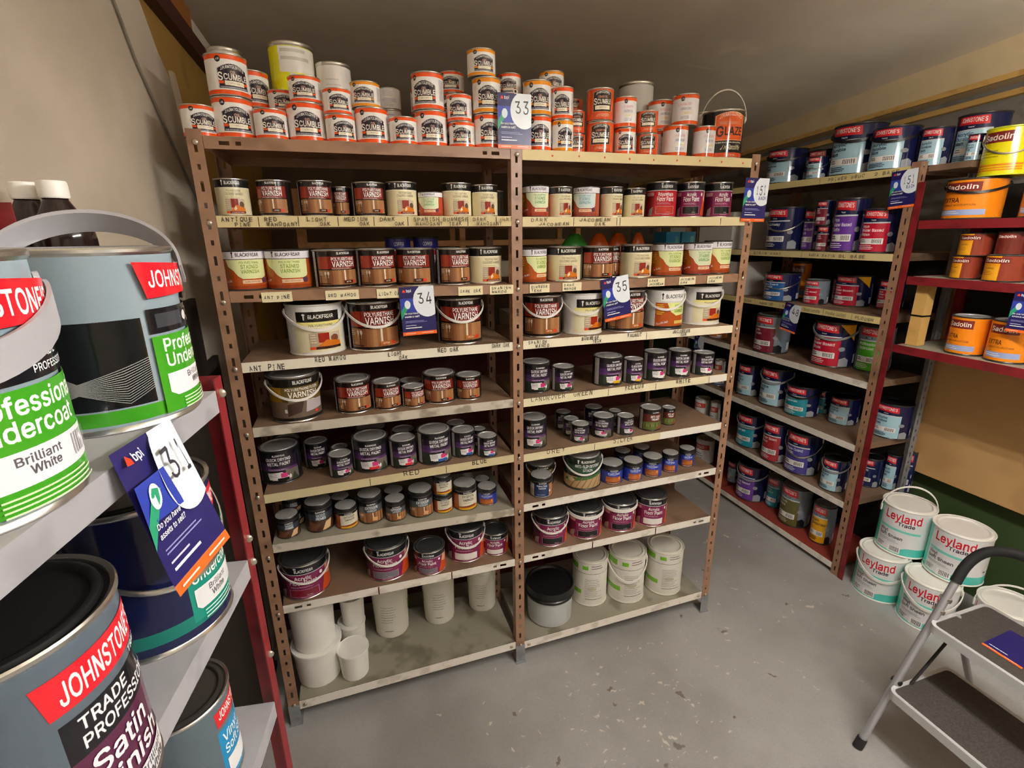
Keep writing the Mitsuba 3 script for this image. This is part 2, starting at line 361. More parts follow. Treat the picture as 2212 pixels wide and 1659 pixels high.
def polyvarnish(hand=False):
    a = base('1d1413'); a.R(-66, 56, 0.5, 0.82, '7d221a').R(-66, -36, 0.5, 0.82, '9c3520').R(-66, 56, 0.82, 0.835, '1d1413')
    woodpic(a, -66, 56, 0.09, 0.47); a.R(-84, -72, 0.03, 0.97, 'a3a5a8')
    friar(a, 0.875, 0.06, 36, 'efeee8', 8, False)
    a.T('POLYURETHANE', 8, 0.715, 0.085, 66, 'f2efea').T('VARNISH', 8, 0.555, 0.14, 64, 'f6f3ee').lines(-26, 0.52, 66, 2, 0.025, 0.01, 'd8b9ae')
    a.R(4, 30, 0.12, 0.2, 'b0662e' if hand else '3a1812').T('SATIN', 17, 0.145, 0.03, 14, 'e8d8c4').R(30, 40, 0.12, 0.2, 'd8432a')
    return dict(art=a, lid='m_lid', rim='m_tin')
def floorvarnish():
    a = base('1d1a14'); a.R(-80, 60, 0.46, 0.78, '6e5a2c').R(-80, -40, 0.46, 0.78, '9c7418').R(-80, 60, 0.1, 0.46, '6a5a4c')
    a.P([(10, 0.2), (56, 0.24), (58, 0.44), (14, 0.46)], 'b9b0b4').P([(-30, 0.14), (0, 0.22), (8, 0.46), (-28, 0.4)], '42302a').R(-36, -30, 0.22, 0.3, 'c9c4c0')
    friar(a, 0.84, 0.075, 44, 'efeee8', 10, False)
    a.T('POLYURETHANE FLOOR', 8, 0.695, 0.06, 76, 'f2efea').T('VARNISH', 8, 0.55, 0.12, 66, 'f6f3ee').lines(-26, 0.48, 70, 2, 0.025, 0.01, 'e4dccb').C(36, 0.18, 5, 0.035, 'd8432a')
    return dict(art=a, lid='m_lid', rim='m_tin')
def metal(c):
    acc = dict(k='17171a', r='e0323a', b='2a5fb0', dg='2c4a34', y='e8b018', w='e9e9e4', gy='7a7c80', si='b9bbbd')[c]
    a = base('17161a'); a.R(-60, 60, 0.42, 0.8, '2b1f30').R(-60, -20, 0.4, 0.62, '4c2f62').R(-60, 60, 0.4, 0.47, '5b3568')
    a.R(-60, -26, 0.06, 0.4, '2c352c').R(20, 62, 0.06, 0.4, '6d665e').P([(34, 0.06), (46, 0.3), (60, 0.06)], '3c4634')
    a.R(-84, -62, 0.03, 0.97, 'b9babd')
    friar(a, 0.82, 0.05, 34, 'e9e8ea', 6, False)
    a.T('QUICK DRYING', 4, 0.69, 0.085, 70, 'f2f1f3').T('METAL PAINT', 4, 0.56, 0.09, 66, 'f2f1f3').lines(-28, 0.44, 66, 2, 0.025, 0.01, 'b7a4c0')
    a.P([(-32, 0.34), (10, 0.36), (30, 0.2), (30, 0.12), (-28, 0.12)], 'e3e2e2').lines(-26, 0.32, 26, 4, 0.035, 0.012, '8a8890')
    a.R(6, 24, 0.2, 0.33, 'd3357f').R(-4, 28, 0.1, 0.185, acc).R(-30, -20, 0.08, 0.14, '1a1a1c').R(-8, -2, 0.06, 0.12, '1a1a1c').C(32, 0.2, 3, 0.06, 'e8e6e6')
    return dict(art=a, lid='m_lid', rim='m_darktin')
def rust():
    a = base('1b1718'); a.R(-60, 70, 0.42, 0.78, '5a2720').R(-60, 70, 0.06, 0.42, '5e6a34')
    for k in range(14): a.P([(-58+9*k, 0.2), (-55+9*k, 0.36+0.03*(k % 3)), (-52+9*k, 0.2)], ['7d8a3e', '4a5a2a', '93925a'][k % 3])
    a.P([(10, 0.08), (60, 0.1), (66, 0.22), (20, 0.2)], '8a4a3a').R(-84, -62, 0.03, 0.97, 'b5b3ae')
    friar(a, 0.83, 0.05, 34, 'e9e8ea', 8, False); a.T('ANTI-RUST', 8, 0.62, 0.1, 56, 'f0eeea').T('PRIMER', 8, 0.5, 0.09, 42, 'f0eeea')
    return dict(art=a, lid='m_lid', rim='m_darktin')
def woodprimer():
    a = base('1c1e22'); a.R(-70, 70, 0.44, 0.7, '333a44').R(-70, 70, 0.04, 0.42, '4a2e22').P([(6, 0.06), (44, 0.1), (52, 0.4), (24, 0.36)], 'd9b78c').P([(-60, 0.06), (-20, 0.08), (0, 0.3), (-50, 0.4)], '6e4530')
    friar(a, 0.7, 0.05, 34, 'd9dde2', 6, False); a.T('WOOD', 4, 0.56, 0.1, 38, 'cfdbe6').T('PRIMER', 4, 0.45, 0.09, 42, 'e3e8ee')
    return dict(art=a, lid='m_lid', kind='cap')
def extdark():
    a = base('1c1d1f'); a.R(-70, 70, 0.42, 0.66, '4c545c'); woodpic(a, -70, 70, 0.05, 0.42, 2); a.P([(2, 0.12), (26, 0.1), (30, 0.22), (10, 0.26)], 'd8a878')
    friar(a, 0.7, 0.05, 34, 'd9dde2', 4, False); a.T('EXTERIOR', 4, 0.56, 0.1, 58, 'eef0f2').T('VARNISH', 4, 0.46, 0.07, 44, 'd5dade')
    return dict(art=a, lid='m_lid', kind='cap')
def extcream():
    a = base('e3dcc6'); a.R(-180, 180, 0.0, 0.12, 'e0a41c').R(-90, -42, 0.0, 0.7, '9c4a20').R(-180, 180, 0.12, 0.17, 'b0602a').P([(-42, 0.17), (-10, 0.13), (40, 0.13), (50, 0.22), (0, 0.2)], '8c3e20')
    a.R(-180, 180, 0.675, 0.69, '2a2826')
    friar(a, 0.7, 0.065, 46, '2f2c2a', 8); a.T('EXTERIOR', 8, 0.53, 0.1, 58, '34343c').T('VARNISH', 8, 0.39, 0.1, 54, '34343c').lines(-16, 0.33, 48, 2, 0.04, 0.014, 'a09a8c')
    return dict(art=a, lid='m_lid', kind='cap')
def interior():
    a = base('2c3c9c'); a.R(-40, 44, 0.08, 0.4, 'a4562c').P([(-40, 0.1), (44, 0.1), (44, 0.26), (10, 0.34), (-40, 0.24)], 'b86a34').R(-40, 44, 0.06, 0.11, '5a2430').C(34, 0.3, 5, 0.06, 'e0a04a')
    a.T('CLEAR', 4, 0.62, 0.05, 26, 'c8d2f2').T('INTERIOR VARNISH', 4, 0.52, 0.075, 66, 'dfe6fb').lines(-26, 0.47, 60, 1, 0.04, 0.018, 'aebcec')
    friar(a, 0.725, 0.06, 46, 'efeee8', 6); a.R(-34, 42, 0.04, 0.07, 'd8b090')
    return dict(art=a, lid='m_lid', kind='cap')
def heavyduty():
    a = base('d9d6d0'); a.R(-44, 40, 0.05, 0.68, '22345e').R(40, 80, 0.05, 0.68, 'b8794a').R(-80, -44, 0.05, 0.4, 'b7b2a6').C(46, 0.3, 6, 0.06, 'e9e7ee')
    friar(a, 0.72, 0.05, 34, 'd9d8d2', 0, False); a.T('Heavy Duty', 0, 0.56, 0.085, 56, 'e6ebf4').T('Varnish', 0, 0.44, 0.085, 40, 'e6ebf4').lines(-30, 0.16, 58, 2, 0.04, 0.016, '8c9cc0')
    return dict(art=a, lid='m_lid', kind='cap')
def decking():
    a = base('1f2a22'); a.R(-180, 180, 0.05, 0.4, 'b89a70').P([(-70, 0.3), (-20, 0.4), (40, 0.46), (70, 0.62), (70, 0.42), (-70, 0.22)], '3e6a38').R(-70, 70, 0.5, 0.76, '2e4a3a')
    for k in range(7): a.P([(-50+18*k, 0.06), (-46+18*k, 0.06), (-26+18*k, 0.38), (-29+18*k, 0.38)], '8c6f4a')
    a.C(-46, 0.3, 12, 0.06, 'd8c8a8'); friar(a, 0.84, 0.07, 44, 'efeee8', 8); a.T('ANTI-SLIP DECKING', 6, 0.7, 0.085, 80, 'eef0ee').T('STAIN', 6, 0.58, 0.08, 30, 'eef0ee')
    return dict(art=a, lid='m_lid', rim='m_darktin')
def acrylic(c, red=False):
    g = 'b3202c' if red else '7d2452'; pl = dict(k='18161a', r='7c2030', g='77707c', w='e6e2de')['r' if red else c]
    a = base(g); a.R(-180, 180, 0.76, 1.0, '17181c').R(-180, 180, 0.735, 0.76, 'aeb0b4')
    a.R(-84, -44, 0.1, 0.6, '8c1a26' if red else '571a3c').R(-84, -46, 0.6, 0.7, 'b7868e').P([(-70, 0.05), (-50, 0.05), (-48, 0.3), (-66, 0.22)], '9a8a88')
    if not red: a.P([(44, 0.05), (100, 0.05), (100, 0.6), (58, 0.6)], 'cf4d22').P([(56, 0.5), (80, 0.4), (88, 0.7), (64, 0.74)], 'dba080').C(46, 0.64, 4.5, 0.05, 'efeae6')
    a.T('BLACKFRIAR', 4, 0.81, 0.08, 44, 'f2f1f0').C(-16, 0.93, 4, 0.03, 'aeb0b4')
    a.T('Polyurethane' if red else 'Acrylic', 0, 0.59, 0.1, 58 if red else 40, 'f4f0f0').T('Floor Paint', 0, 0.45, 0.12, 66, 'f4f0f0').lines(-32, 0.39, 64, 2, 0.025, 0.01, 'c997ab')
    a.R(-36, 36, 0.09, 0.31, 'd8a8a8' if red else 'b98a9c').R(-34.5, 34.5, 0.1, 0.3, 'b8382e' if red else pl).T('Tile Red' if red else 'Grey', 12, 0.125, 0.03, 14, 'cfc4c4', False).lines(-10, 0.07, 40, 1, 0.03, 0.012, 'd0a0b0')
    return dict(art=a, lid='m_darklid', rim='m_tin')
def whitepail(top='e4dbb4'):
    a = base('e8e7e6'); a.R(-48, 62, 0.06, 0.64, 'e6e0bc').R(-40, 54, 0.66, 0.86, '1b1a18').R(-44, 58, 0.6, 0.66, 'e9e08c')
    friar(a, 0.725, 0.075, 52, 'efeee8', 12); a.T('POLYURETHANE', 10, 0.57, 0.045, 50, '8a8460')
    a.R(-16, 50, 0.16, 0.44, 'd9a871').R(-16, 2, 0.16, 0.44, 'b7a58c').lines(-14, 0.4, 14, 4, 0.05, 0.018, 'e0d6bc').R(2, 24, 0.25, 0.44, '9a2418').R(24, 50, 0.24, 0.44, 'c9bca8').C(36, 0.32, 9, 0.07, '7a4a34').P([(-2, 0.17), (18, 0.3), (48, 0.26), (50, 0.17)], 'd5751f')
    a.R(-16, -4, 0.12, 0.17, 'e2502c').R(-4, 50, 0.12, 0.17, '3a1a14')
    return dict(art=a, lid='m_darklid', rim='m_offwhite', body='m_white')
def whitestained():
    a = base('d7d7d6'); a.R(-44, 60, 0.08, 0.66, 'b4521e').R(-180, 180, 0, 0.08, '1c1b1c').R(-96, -70, 0.1, 0.66, 'efefef')
    a.P([(-10, 0.66), (60, 0.66), (58, 0.36), (20, 0.34), (2, 0.44)], 'dfe79a').R(-30, 60, 0.7, 0.92, 'f0f0f0')
    friar(a, 0.77, 0.09, 62, '1d1b20', 16); a.T('STAINED', 32, 0.53, 0.08, 36, '6f9a2a').T('VARNISH', 32, 0.42, 0.08, 38, '6f9a2a').lines(-40, 0.6, 26, 6, 0.045, 0.02, 'e0b83a').R(14, 56, 0.14, 0.22, 'd8b860').T('ALL IN ONE', -22, 0.14, 0.05, 34, 'e9e4de', True, 0, 0.1, rise=0.06)
    return dict(art=a, lid='m_darklid', rim='m_darktin')
JC = dict(lb=('a9cfdd', '2c3a5c', ('Acrylic', 'Durable', 'Matt')), nv=('1c2350', 'e3e4ec', ('StainAway', 'Matt', '')), pu=('6a3a9a', 'eae2f2', ('Aqua', 'Water Based', 'Satin')), mr=('7c2636', 'efe0e2', ('Satin', 'Finish', '')),
          cr=('bc1f38', 'f4e4e6', ('Aqua', 'Water Based', 'Gloss')), bl=('245a9c', 'e6eef8', ('Aqua Guard', 'Durable', 'Satin')), gn=('4fae2c', 'eef8e6', ('Professional', 'Undercoat', '')), te=('1f8c9e', 'e0f2f4', ('Acrylic', 'Eggshell', '')),
          rd=('a83038', 'f4e0e0', ('Water Based', 'Gloss', '')), vi=('4a4290', 'e6e4f4', ('Aqua Guard', 'Satin', '')), ol=('5c5a2e', 'd9d8c0', ('Smooth', 'Metal', '')), ye=('e8a818', '3a3020', ('Masonry', 'Contract Matt', '')))
def trade(c, g=0, tri=0):
    col, tx, words = JC[c]; ground = '77828c' if g else '171b44'
    a = base(ground)
    a.P([(-42, 0.02), (46, 0.02), (46, 0.66), (-42, 0.66)], col).R(-42, 46, 0.66, 0.69, 'c4c8cc')
    a.P([(-40, 0.79), (36, 0.76), (34, 0.93), (-38, 0.95)], 'd3262e').T("JOHNSTONE'S", -2, 0.825, 0.085, 62, 'f7ece9', True, 0, 0, rise=-0.02).R(-14, 8, 0.715, 0.75, '17171c').T('TRADE', -3, 0.72, 0.025, 16, 'e8e8ea')
    for k, w in enumerate(words):
        if w: a.T(w, -38, 0.57-0.09*k, 0.062, 6.2*len(w), tx, True, left=True)
    a.P([(-38, 0.2), (34, 0.2), (34, 0.33), (-38, 0.33)], 'eceae8').barcode(2, 30, 0.22, 0.31).lines(-34, 0.285, 20, 2, 0.04, 0.02, '77757a').lines(-38, 0.155, 56, 3, 0.035, 0.014, tx)
    a.P([(46, 0.0), (74, 0.0), (74, 0.18), (62, 0.24), (46, 0.2)], '9a9ea6' if not g else '1d1d22').C(50, 0.42, 9, 0.05, '8c9098')
    if tri: a.P([(36, 0.96), (84, 0.96), (84, 0.6)], 'e8a61c')
    a.R(92, 110, 0.1, 0.3, 'c9ccd2').lines(96, 0.7, 60, 12, 0.035, 0.012, '8a90a8')
    return dict(art=a, lid='m_black' if not g else 'm_grey', rim='m_darktin', body='m_navy')
def woodstain(c):
    g = dict(o='ef8a1c', o2='c8783a', y='e6d914', h='efa020', m='6e2a22')[c]; a = base(g)
    if c == 'h': a.R(16, 120, 0, 1, '8c3a28').R(-46, 14, 0.1, 0.56, 'f0ab2a')
    a.R(-44, 44, 0.68, 0.9, '7c2c26').T('Sadolin', 0, 0.735, 0.11, 74, 'f2e8da')
    if c in 'o' or c == 'o2': a.T('EXTRA', -16, 0.42, 0.11, 44, '5a2418').T('DURABLE WOODSTAIN', 0, 0.33, 0.045, 78, '8c4a20').R(-44, 60, 0.1, 0.24, '9aa6cc').lines(-40, 0.19, 60, 2, 0.045, 0.016, 'e4e8f4')
    if c == 'y': a.R(-50, 70, 0.1, 0.24, 'e08a1c').lines(-40, 0.5, 66, 3, 0.06, 0.03, 'b5a80e').R(-50, 70, 0.13, 0.145, 'e6d914').R(-50, 70, 0.18, 0.195, 'e6d914')
    if c == 'h': a.T('CLASSIC', -16, 0.46, 0.06, 36, '9a4a18').lines(-40, 0.36, 46, 3, 0.06, 0.022, 'c4731c')
    if c == 'o2': a.R(30, 60, 0.3, 0.5, 'e4e0dc')
    return dict(art=a, lid='m_lid' if c != 'y' else 'm_lime', rim='m_darktin' if c != 'y' else 'm_lime')
def redwhite():
    a = base('e4e2e0'); a.R(-60, 60, 0.62, 0.82, 'c8452e').T('PRIMER', 0, 0.66, 0.11, 54, 'f3e8e4').lines(-44, 0.45, 80, 4, 0.09, 0.035, '8a94a8').R(-180, 180, 0.0, 0.1, '5a7aa8')
    return dict(art=a, lid='m_offwhite', rim='m_tin')
def leyland():
    a = base('dfe0e2'); a.R(-120, -52, 0.0, 1.0, '58c8b4').R(-52, 110, 0.0, 0.06, '58c8b4').P([(-4, 0.0), (110, 0.0), (110, 0.2), (22, 0.2), (10, 0.16), (4, 0.1)], '4fc4b8')
    a.T('Leyland', 2, 0.735, 0.17, 80, 'cf2238').T('Trade', 12, 0.645, 0.075, 36, '3c2338')
    a.P([(-48, 0.53), (46, 0.5), (46, 0.545), (-48, 0.58)], '78d0c6').T('Vinyl', -46, 0.435, 0.065, 22, '55565c', True, left=True).T('Soft Sheen', -46, 0.345, 0.065, 56, '55565c', True, left=True).lines(-46, 0.29, 60, 2, 0.03, 0.01, 'a9abb0')
    a.R(-18, 10, 0.055, 0.2, 'ecebec').barcode(-12, 8, 0.08, 0.18).T('Brilliant', -46, 0.16, 0.035, 20, '66676c', True, left=True).T('White', -46, 0.11, 0.035, 15, '66676c', True, left=True).R(70, 76, 0.3, 0.33, '55565c')
    return dict(art=a, lid='m_white', rim='m_white', body='m_white')
def greenband():
    a = base('dddbd2'); a.R(-110, -32, 0.25, 0.345, '74b52a').R(-110, -46, 0.8, 0.92, '74b52a').R(-30, -10, 0.82, 0.9, '74b52a').T('15 L', -70, 0.27, 0.05, 22, 'd8e8c0')
    a.lines(0, 0.9, 46, 2, 0.05, 0.018, '8c7a78').R(-180, 180, 0.735, 0.745, '8a8880').lines(-20, 0.6, 58, 11, 0.038, 0.012, 'b0aea6').R(-18, 40, 0.16, 0.172, '7a7870').C(4, 0.4, 14, 0.04, 'b9b49c')
    return dict(art=a, lid='m_offwhite', rim='m_offwhite', body='m_offwhite')
def plaintub():
    a = Art().lines(-20, 0.42, 40, 1, 0.05, 0.014, '8a8880').lines(-16, 0.36, 30, 1, 0.05, 0.008, 'a8a69e')
    return dict(art=a, kind='tub', lid='m_white', body='m_white')
def papertub():
    a = Art().R(-180, 180, 0.02, 0.9, 'bdbcb6').lines(-24, 0.78, 46, 1, 0.1, 0.012, '77756e').lines(-30, 0.62, 58, 7, 0.05, 0.01, '9c9a92').lines(-22, 0.14, 40, 1, 0.05, 0.012, '6e6c66').R(-96, -74, 0.4, 0.6, '6f9a3c').R(74, 96, 0.4, 0.6, '6f9a3c')
    return dict(art=a, kind='tub', lid='m_offwhite', body='m_offwhite')
def bucket():
    a = Art().R(-180, 180, 0.02, 0.72, 'b9bcbb').R(-180, 180, 0.64, 0.65, '6c6e70').lines(-60, 0.69, 40, 1, 0.05, 0.018, '8a4a3c').T('100 SATIN', 4, 0.665, 0.04, 40, '4c4e52').R(-14, 40, 0.5, 0.62, 'cfd3d8').lines(-12, 0.42, 52, 1, 0.05, 0.012, '55575a').lines(-50, 0.36, 36, 6, 0.05, 0.01, '94979a').lines(44, 0.56, 40, 9, 0.05, 0.01, '94979a')
    return dict(art=a, kind='bucket', lid='m_black', body='m_clear')
def plain(c, lid='m_tin', panel=None):
    a = base(c)
    if panel: a.R(-34, 80, 0.72, 0.95, 'e9e8e2').lines(-28, 0.9, 90, 2, 0.07, 0.03, 'c4c4ba').P([(-8, 0.72), (80, 0.66), (80, 0.56), (20, 0.6), (-8, 0.66)], 'dcdcd0').lines(-40, 0.42, 100, 8, 0.05, 0.014, 'bcbc20')
    if panel:
        for k in range(4): a.C(-56, 0.5-0.09*k, 6, 0.035, '8f8a3a')
        a.C(30, 0.45, 7, 0.045, 'b0a83a')
    else: a.lines(-30, 0.8, 60, 9, 0.06, 0.012, 'c9c9c6')
    return dict(art=a, lid=lid, rim='m_tin')
def whitesmall():
    a = base('e2e2e0'); a.lines(-30, 0.85, 56, 4, 0.08, 0.03, 'b4b4b8').R(-36, 36, 0.3, 0.5, 'c9cad0').lines(-30, 0.24, 60, 3, 0.07, 0.025, 'aaaab0')
    return dict(art=a, lid='m_tin')
def prof_undercoat():
    a = base('8b9ca6'); a.R(-130, 62, 0.05, 0.13, '3f9a24').R(-100, 14, 0.14, 0.62, '101214')
    for k in range(15): a.P([(-96+k*0.6, 0.5-0.022*k), (-60, 0.42-0.018*k), (-32, 0.3-0.004*k), (-4, 0.36-0.014*k), (14, 0.4-0.012*k), (14, 0.396-0.012*k), (-4, 0.355-0.014*k), (-32, 0.295-0.004*k), (-60, 0.414-0.018*k), (-96+k*0.6, 0.494-0.022*k)], '8f918e')
    a.R(18, 112, 0.52, 0.66, '14151a').R(24, 52, 0.55, 0.63, '3a3d42').C(60, 0.59, 5, 0.03, 'd5d5d5').T('TRADE', 80, 0.595, 0.035, 24, 'e6e6e8').T('PROFESSIONAL', 88, 0.545, 0.03, 42, 'e6e6e8')
    a.R(18, 112, 0.05, 0.505, '3f9a24').T('Professional', 26, 0.41, 0.075, 76, 'eef6ea', True, left=True).T('Undercoat', 26, 0.32, 0.075, 64, 'eef6ea', True, left=True)
    a.P([(24, 0.17), (30, 0.14), (108, 0.14), (108, 0.28), (24, 0.28)], 'e6e5ea').T('Brilliant', 44, 0.225, 0.035, 26, '5a585e', True, left=True).T('White', 50, 0.18, 0.035, 18, '5a585e', True, left=True).barcode(80, 104, 0.17, 0.26, 'b0b0b0').lines(34, 0.11, 70, 4, 0.02, 0.008, 'cfe6b8')
    a.P([(14, 0.92), (104, 0.88), (100, 0.74), (20, 0.72)], 'dd2430').T("JOHNSTONE'S", 60, 0.77, 0.09, 74, 'f6ecea', True, rise=-0.02).R(64, 96, 0.67, 0.72, '17171c').T('TRADE', 80, 0.682, 0.028, 24, 'e8e8ea')
    return dict(art=a, lid='m_grey', rim='m_tin')
def satin():
    a = base('56626e'); a.R(-12, 84, 0.0, 0.46, '54213f').R(-12, 84, 0.46, 0.655, '15141a').T('TRADE', -4, 0.575, 0.06, 32, 'e9e7ea', True, left=True).T('PROFESSIONAL', -4, 0.49, 0.06, 70, 'e9e7ea', True, left=True)
    a.P([(-14, 0.7), (60, 0.71), (62, 0.885), (-18, 0.87)], 'dd2430').T("JOHNSTONE'S", 23, 0.74, 0.1, 62, 'f8eeee', True, 0, 0, rise=0.02).T('TRADE', 48, 0.668, 0.03, 22, 'e9e7ea')
    a.T('Satin', -4, 0.325, 0.105, 40, 'efe8ee', True, left=True).T('Finish', -4, 0.19, 0.105, 50, 'efe8ee', True, left=True).P([(-8, 0.0), (82, 0.0), (82, 0.15), (-8, 0.15)], 'dcdade').T('Brilliant', 18, 0.1, 0.04, 30, '55535a', True, left=True).T('White', 24, 0.045, 0.04, 22, '55535a', True, left=True).barcode(54, 78, 0.03, 0.13, '9a989c')
    return dict(art=a, lid='m_black', rim='m_tin')
def aqua():
    a = base('151a40'); a.R(-120, 62, 0.09, 0.18, '0f7468').R(8, 74, 0.12, 0.7, '178a78').P([(10, 0.9), (74, 0.92), (70, 0.76), (14, 0.74)], 'd3262e').T("JOHNSTONE'S", 42, 0.79, 0.085, 54, 'f6ecea').T('TRADE', 42, 0.705, 0.03, 20, 'e8e8ea')
    a.T('Aqua Guard', 12, 0.58, 0.075, 58, 'e6f4f0', True, left=True).T('Primer', 12, 0.48, 0.075, 36, 'e6f4f0', True, left=True).T('Undercoat', 12, 0.38, 0.075, 52, 'e6f4f0', True, left=True).P([(12, 0.22), (16, 0.19), (72, 0.19), (72, 0.34), (12, 0.34)], 'e0e2e4').T('Brilliant', 26, 0.28, 0.04, 24, '5a585e', True, left=True).T('White', 28, 0.225, 0.04, 18, '5a585e', True, left=True).lines(18, 0.16, 50, 3, 0.025, 0.01, 'bfe0d8')
    return dict(art=a, lid='m_black', rim='m_tin')
def vinyl():
    a = base('5a6872'); a.R(0, 74, 0.05, 0.66, '1d8ac0').P([(2, 0.7), (70, 0.74), (70, 0.92), (0, 0.88)], 'd3262e').T("JOHNSTONE'S", 36, 0.77, 0.09, 60, 'f6ecea').T('Vinyl', 6, 0.5, 0.1, 34, 'dff0f8', True, left=True).T('Soft Sheen', 6, 0.36, 0.1, 64, 'dff0f8', True, left=True).R(6, 70, 0.1, 0.3, 'e6e8ea').R(66, 80, 0.6, 0.7, 'e8e21c')
    return dict(art=a, lid='m_darktin', rim='m_tin')
pr('m_darklid', '77797c', 0.28, 0.5, 0.8)
DESIGNS = {'sc': lambda o: scumble('f05418'), 'sg': lambda o: scumble('ee9416'), 'lq': lambda o: liquid(), 'uc': lambda o: undercoat(), 'gz': lambda o: glaze(), 'cv': lambda o: coloured(), 'sv': lambda o: stained(o), 'pv': lambda o: polyvarnish(o == 'h'),
           'pf': lambda o: floorvarnish(), 'qm': lambda o: metal(o), 'ar': lambda o: rust(), 'wd': lambda o: woodprimer(), 'ed': lambda o: extdark(), 'ev': lambda o: extcream(), 'bi': lambda o: interior(), 'hv': lambda o: heavyduty(), 'as': lambda o: decking(),
           'ac': lambda o: acrylic(o), 'fp': lambda o: acrylic('k', True), 'wp': lambda o: whitepail(), 'svp': lambda o: whitestained(), 'jt': lambda o: trade(o.split('-')[0], 'g' in o.split('-')[1:], 't' in o.split('-')[1:]), 'so': lambda o: woodstain(o), 'wr': lambda o: redwhite(),
           'ly': lambda o: leyland(), 'wg': lambda o: greenband(), 'tb': lambda o: plaintub(), 'tw': lambda o: papertub(), 'bk': lambda o: bucket(), 'gt': lambda o: plain('c6c6c2'), 'yt': lambda o: plain('e4e31c', 'm_tin', True), 'wt': lambda o: plain('e6e4e0'), 'wp0': lambda o: plain('d9d9d4', 'm_offwhite'),
           'ws': lambda o: whitesmall(), 'dk': lambda o: plain('2b2a28', 'm_darktin'), 'ju': lambda o: prof_undercoat(), 'js': lambda o: satin(), 'ja': lambda o: aqua(), 'jv': lambda o: vinyl()}
BODY = [(0, 0.02), (0.95, 0.02), (1.0, 0.0), (1.015, 0.008), (1.0, 0.028), (0.985, 0.034), (0.985, 0.955), (1.0, 0.962), (1.018, 0.972), (1.018, 0.988), (1.0, 0.997), (0.955, 0.985), (0.95, 0.955), (0, 0.95)]
LID = [(0.955, 0.956), (0.95, 0.966), (0.9, 0.966), (0.885, 0.994), (0.84, 1.0), (0.8, 0.994), (0.78, 0.972), (0, 0.97)]
CAPBODY = [(0, 0.02), (0.95, 0.02), (1.0, 0.0), (1.01, 0.008), (0.985, 0.03), (0.985, 0.79), (0.94, 0.81), (0.93, 0.85), (0, 0.85)]
CAPLID = [(0.93, 0.84), (0.99, 0.845), (1.0, 0.86), (1.0, 0.965), (0.98, 0.985), (0.955, 0.99), (0.94, 0.98), (0, 0.978)]
CAPTOP = [(0.94, 0.981), (0.93, 0.992), (0.86, 1.0), (0, 1.0)]
TUB = [(0, 0.0), (0.86, 0.0), (0.88, 0.02), (0.97, 0.86), (1.0, 0.87), (1.0, 0.93), (0, 0.93)]
TUBLID = [(1.0, 0.925), (1.03, 0.925), (1.045, 0.94), (1.045, 0.985), (1.03, 1.0), (0.98, 1.0), (0.965, 0.985), (0, 0.985)]
BUCKET = [(0, 0.0), (0.9, 0.0), (0.93, 0.02), (0.97, 0.72), (1.0, 0.74), (0, 0.76)]
BUCKETLID = [(0.99, 0.72), (1.03, 0.72), (1.04, 0.78), (1.0, 0.8), (1.0, 0.84), (1.04, 0.86), (1.04, 0.92), (1.0, 1.0), (0.95, 1.0), (0.9, 0.94), (0, 0.94)]
SH = {}
def shape_of(kind, bsdf):
    k = (kind, bsdf)
    if k not in SH:
        if ('mesh', kind) not in SH:
            SH['mesh', kind] = {'tin': BODY, 'lid': LID, 'capbody': CAPBODY, 'caplid': CAPLID, 'captop': CAPTOP, 'tub': TUB, 'tublid': TUBLID, 'bucket': BUCKET, 'bucketlid': BUCKETLID}[kind]
            SH['mesh', kind] = ply(lathe(SH['mesh', kind]), 'm_tin', 40)
        SH[k] = {**SH['mesh', kind], 'bsdf': {'type': 'ref', 'id': bsdf}}
    return SH[k]
def strap_mesh(zc, drop, wid, R=1.06, th=0.035, up=0.0, a0=90):
    """A strap from ear to ear round the front of a unit tin: flat band, sagging by drop at the front (or standing up over the lid)."""
    q = np.radians(np.linspace(-a0, a0, 31)); v, f = [], []
    for i, a in enumerate(q):
        c = math.cos(a)
        if up: x, y, z = R*math.sin(a), -0.25*c*c, zc+up*c; n = np.array([math.sin(a), 0, c]); w = np.array([0, 1, 0])*wid/2
        else: x, y, z = R*math.sin(a), -R*c, zc-drop*c**1.3 if c > 0 else zc; n = np.array([math.sin(a), -c, 0]); w = np.array([0, 0, 1])*wid/2
        p = np.array([x, y, z])
        for s, t in ((-1, 0), (1, 0), (1, 1), (-1, 1)): v.append(p+s*w+n*th*t)
    m = len(q)
    for i in range(m-1):
        for j in range(4):
            k = (j+1) % 4; f += [[i*4+j, i*4+k, (i+1)*4+k], [i*4+j, (i+1)*4+k, (i+1)*4+j]]
    f += [[0, 2, 1], [0, 3, 2], [m*4-4, m*4-3, m*4-2], [m*4-4, m*4-2, m*4-1]]
    return trimesh.Trimesh(np.array(v), f, process=False)
def bail_mesh(zc, lean, up, wy, wz, R=1.07, th=0.035):
    """A broad band from ear to ear, raised over the lid and leaning back."""
    v, f = [], []; q = np.radians(np.linspace(-90, 90, 41))
    for a in q:
        c = math.cos(a); p = np.array([R*math.sin(a), lean*c, zc+up*c]); n = np.array([math.sin(a), lean*c, up*c*2]); n /= np.linalg.norm(n); w = np.array([0, wy, -wz])
        for s, t in ((-1, 0), (1, 0), (1, 1), (-1, 1)): v.append(p+s*w+n*th*t)
    m = len(q)
    for i in range(m-1):
        for j in range(4): k = (j+1) % 4; f += [[i*4+j, i*4+k, (i+1)*4+k], [i*4+j, (i+1)*4+k, (i+1)*4+j]]
    f += [[0, 2, 1], [0, 3, 2], [m*4-4, m*4-3, m*4-2], [m*4-4, m*4-2, m*4-1]]
    return trimesh.Trimesh(np.array(v), f, process=False)
HANDLES = {}
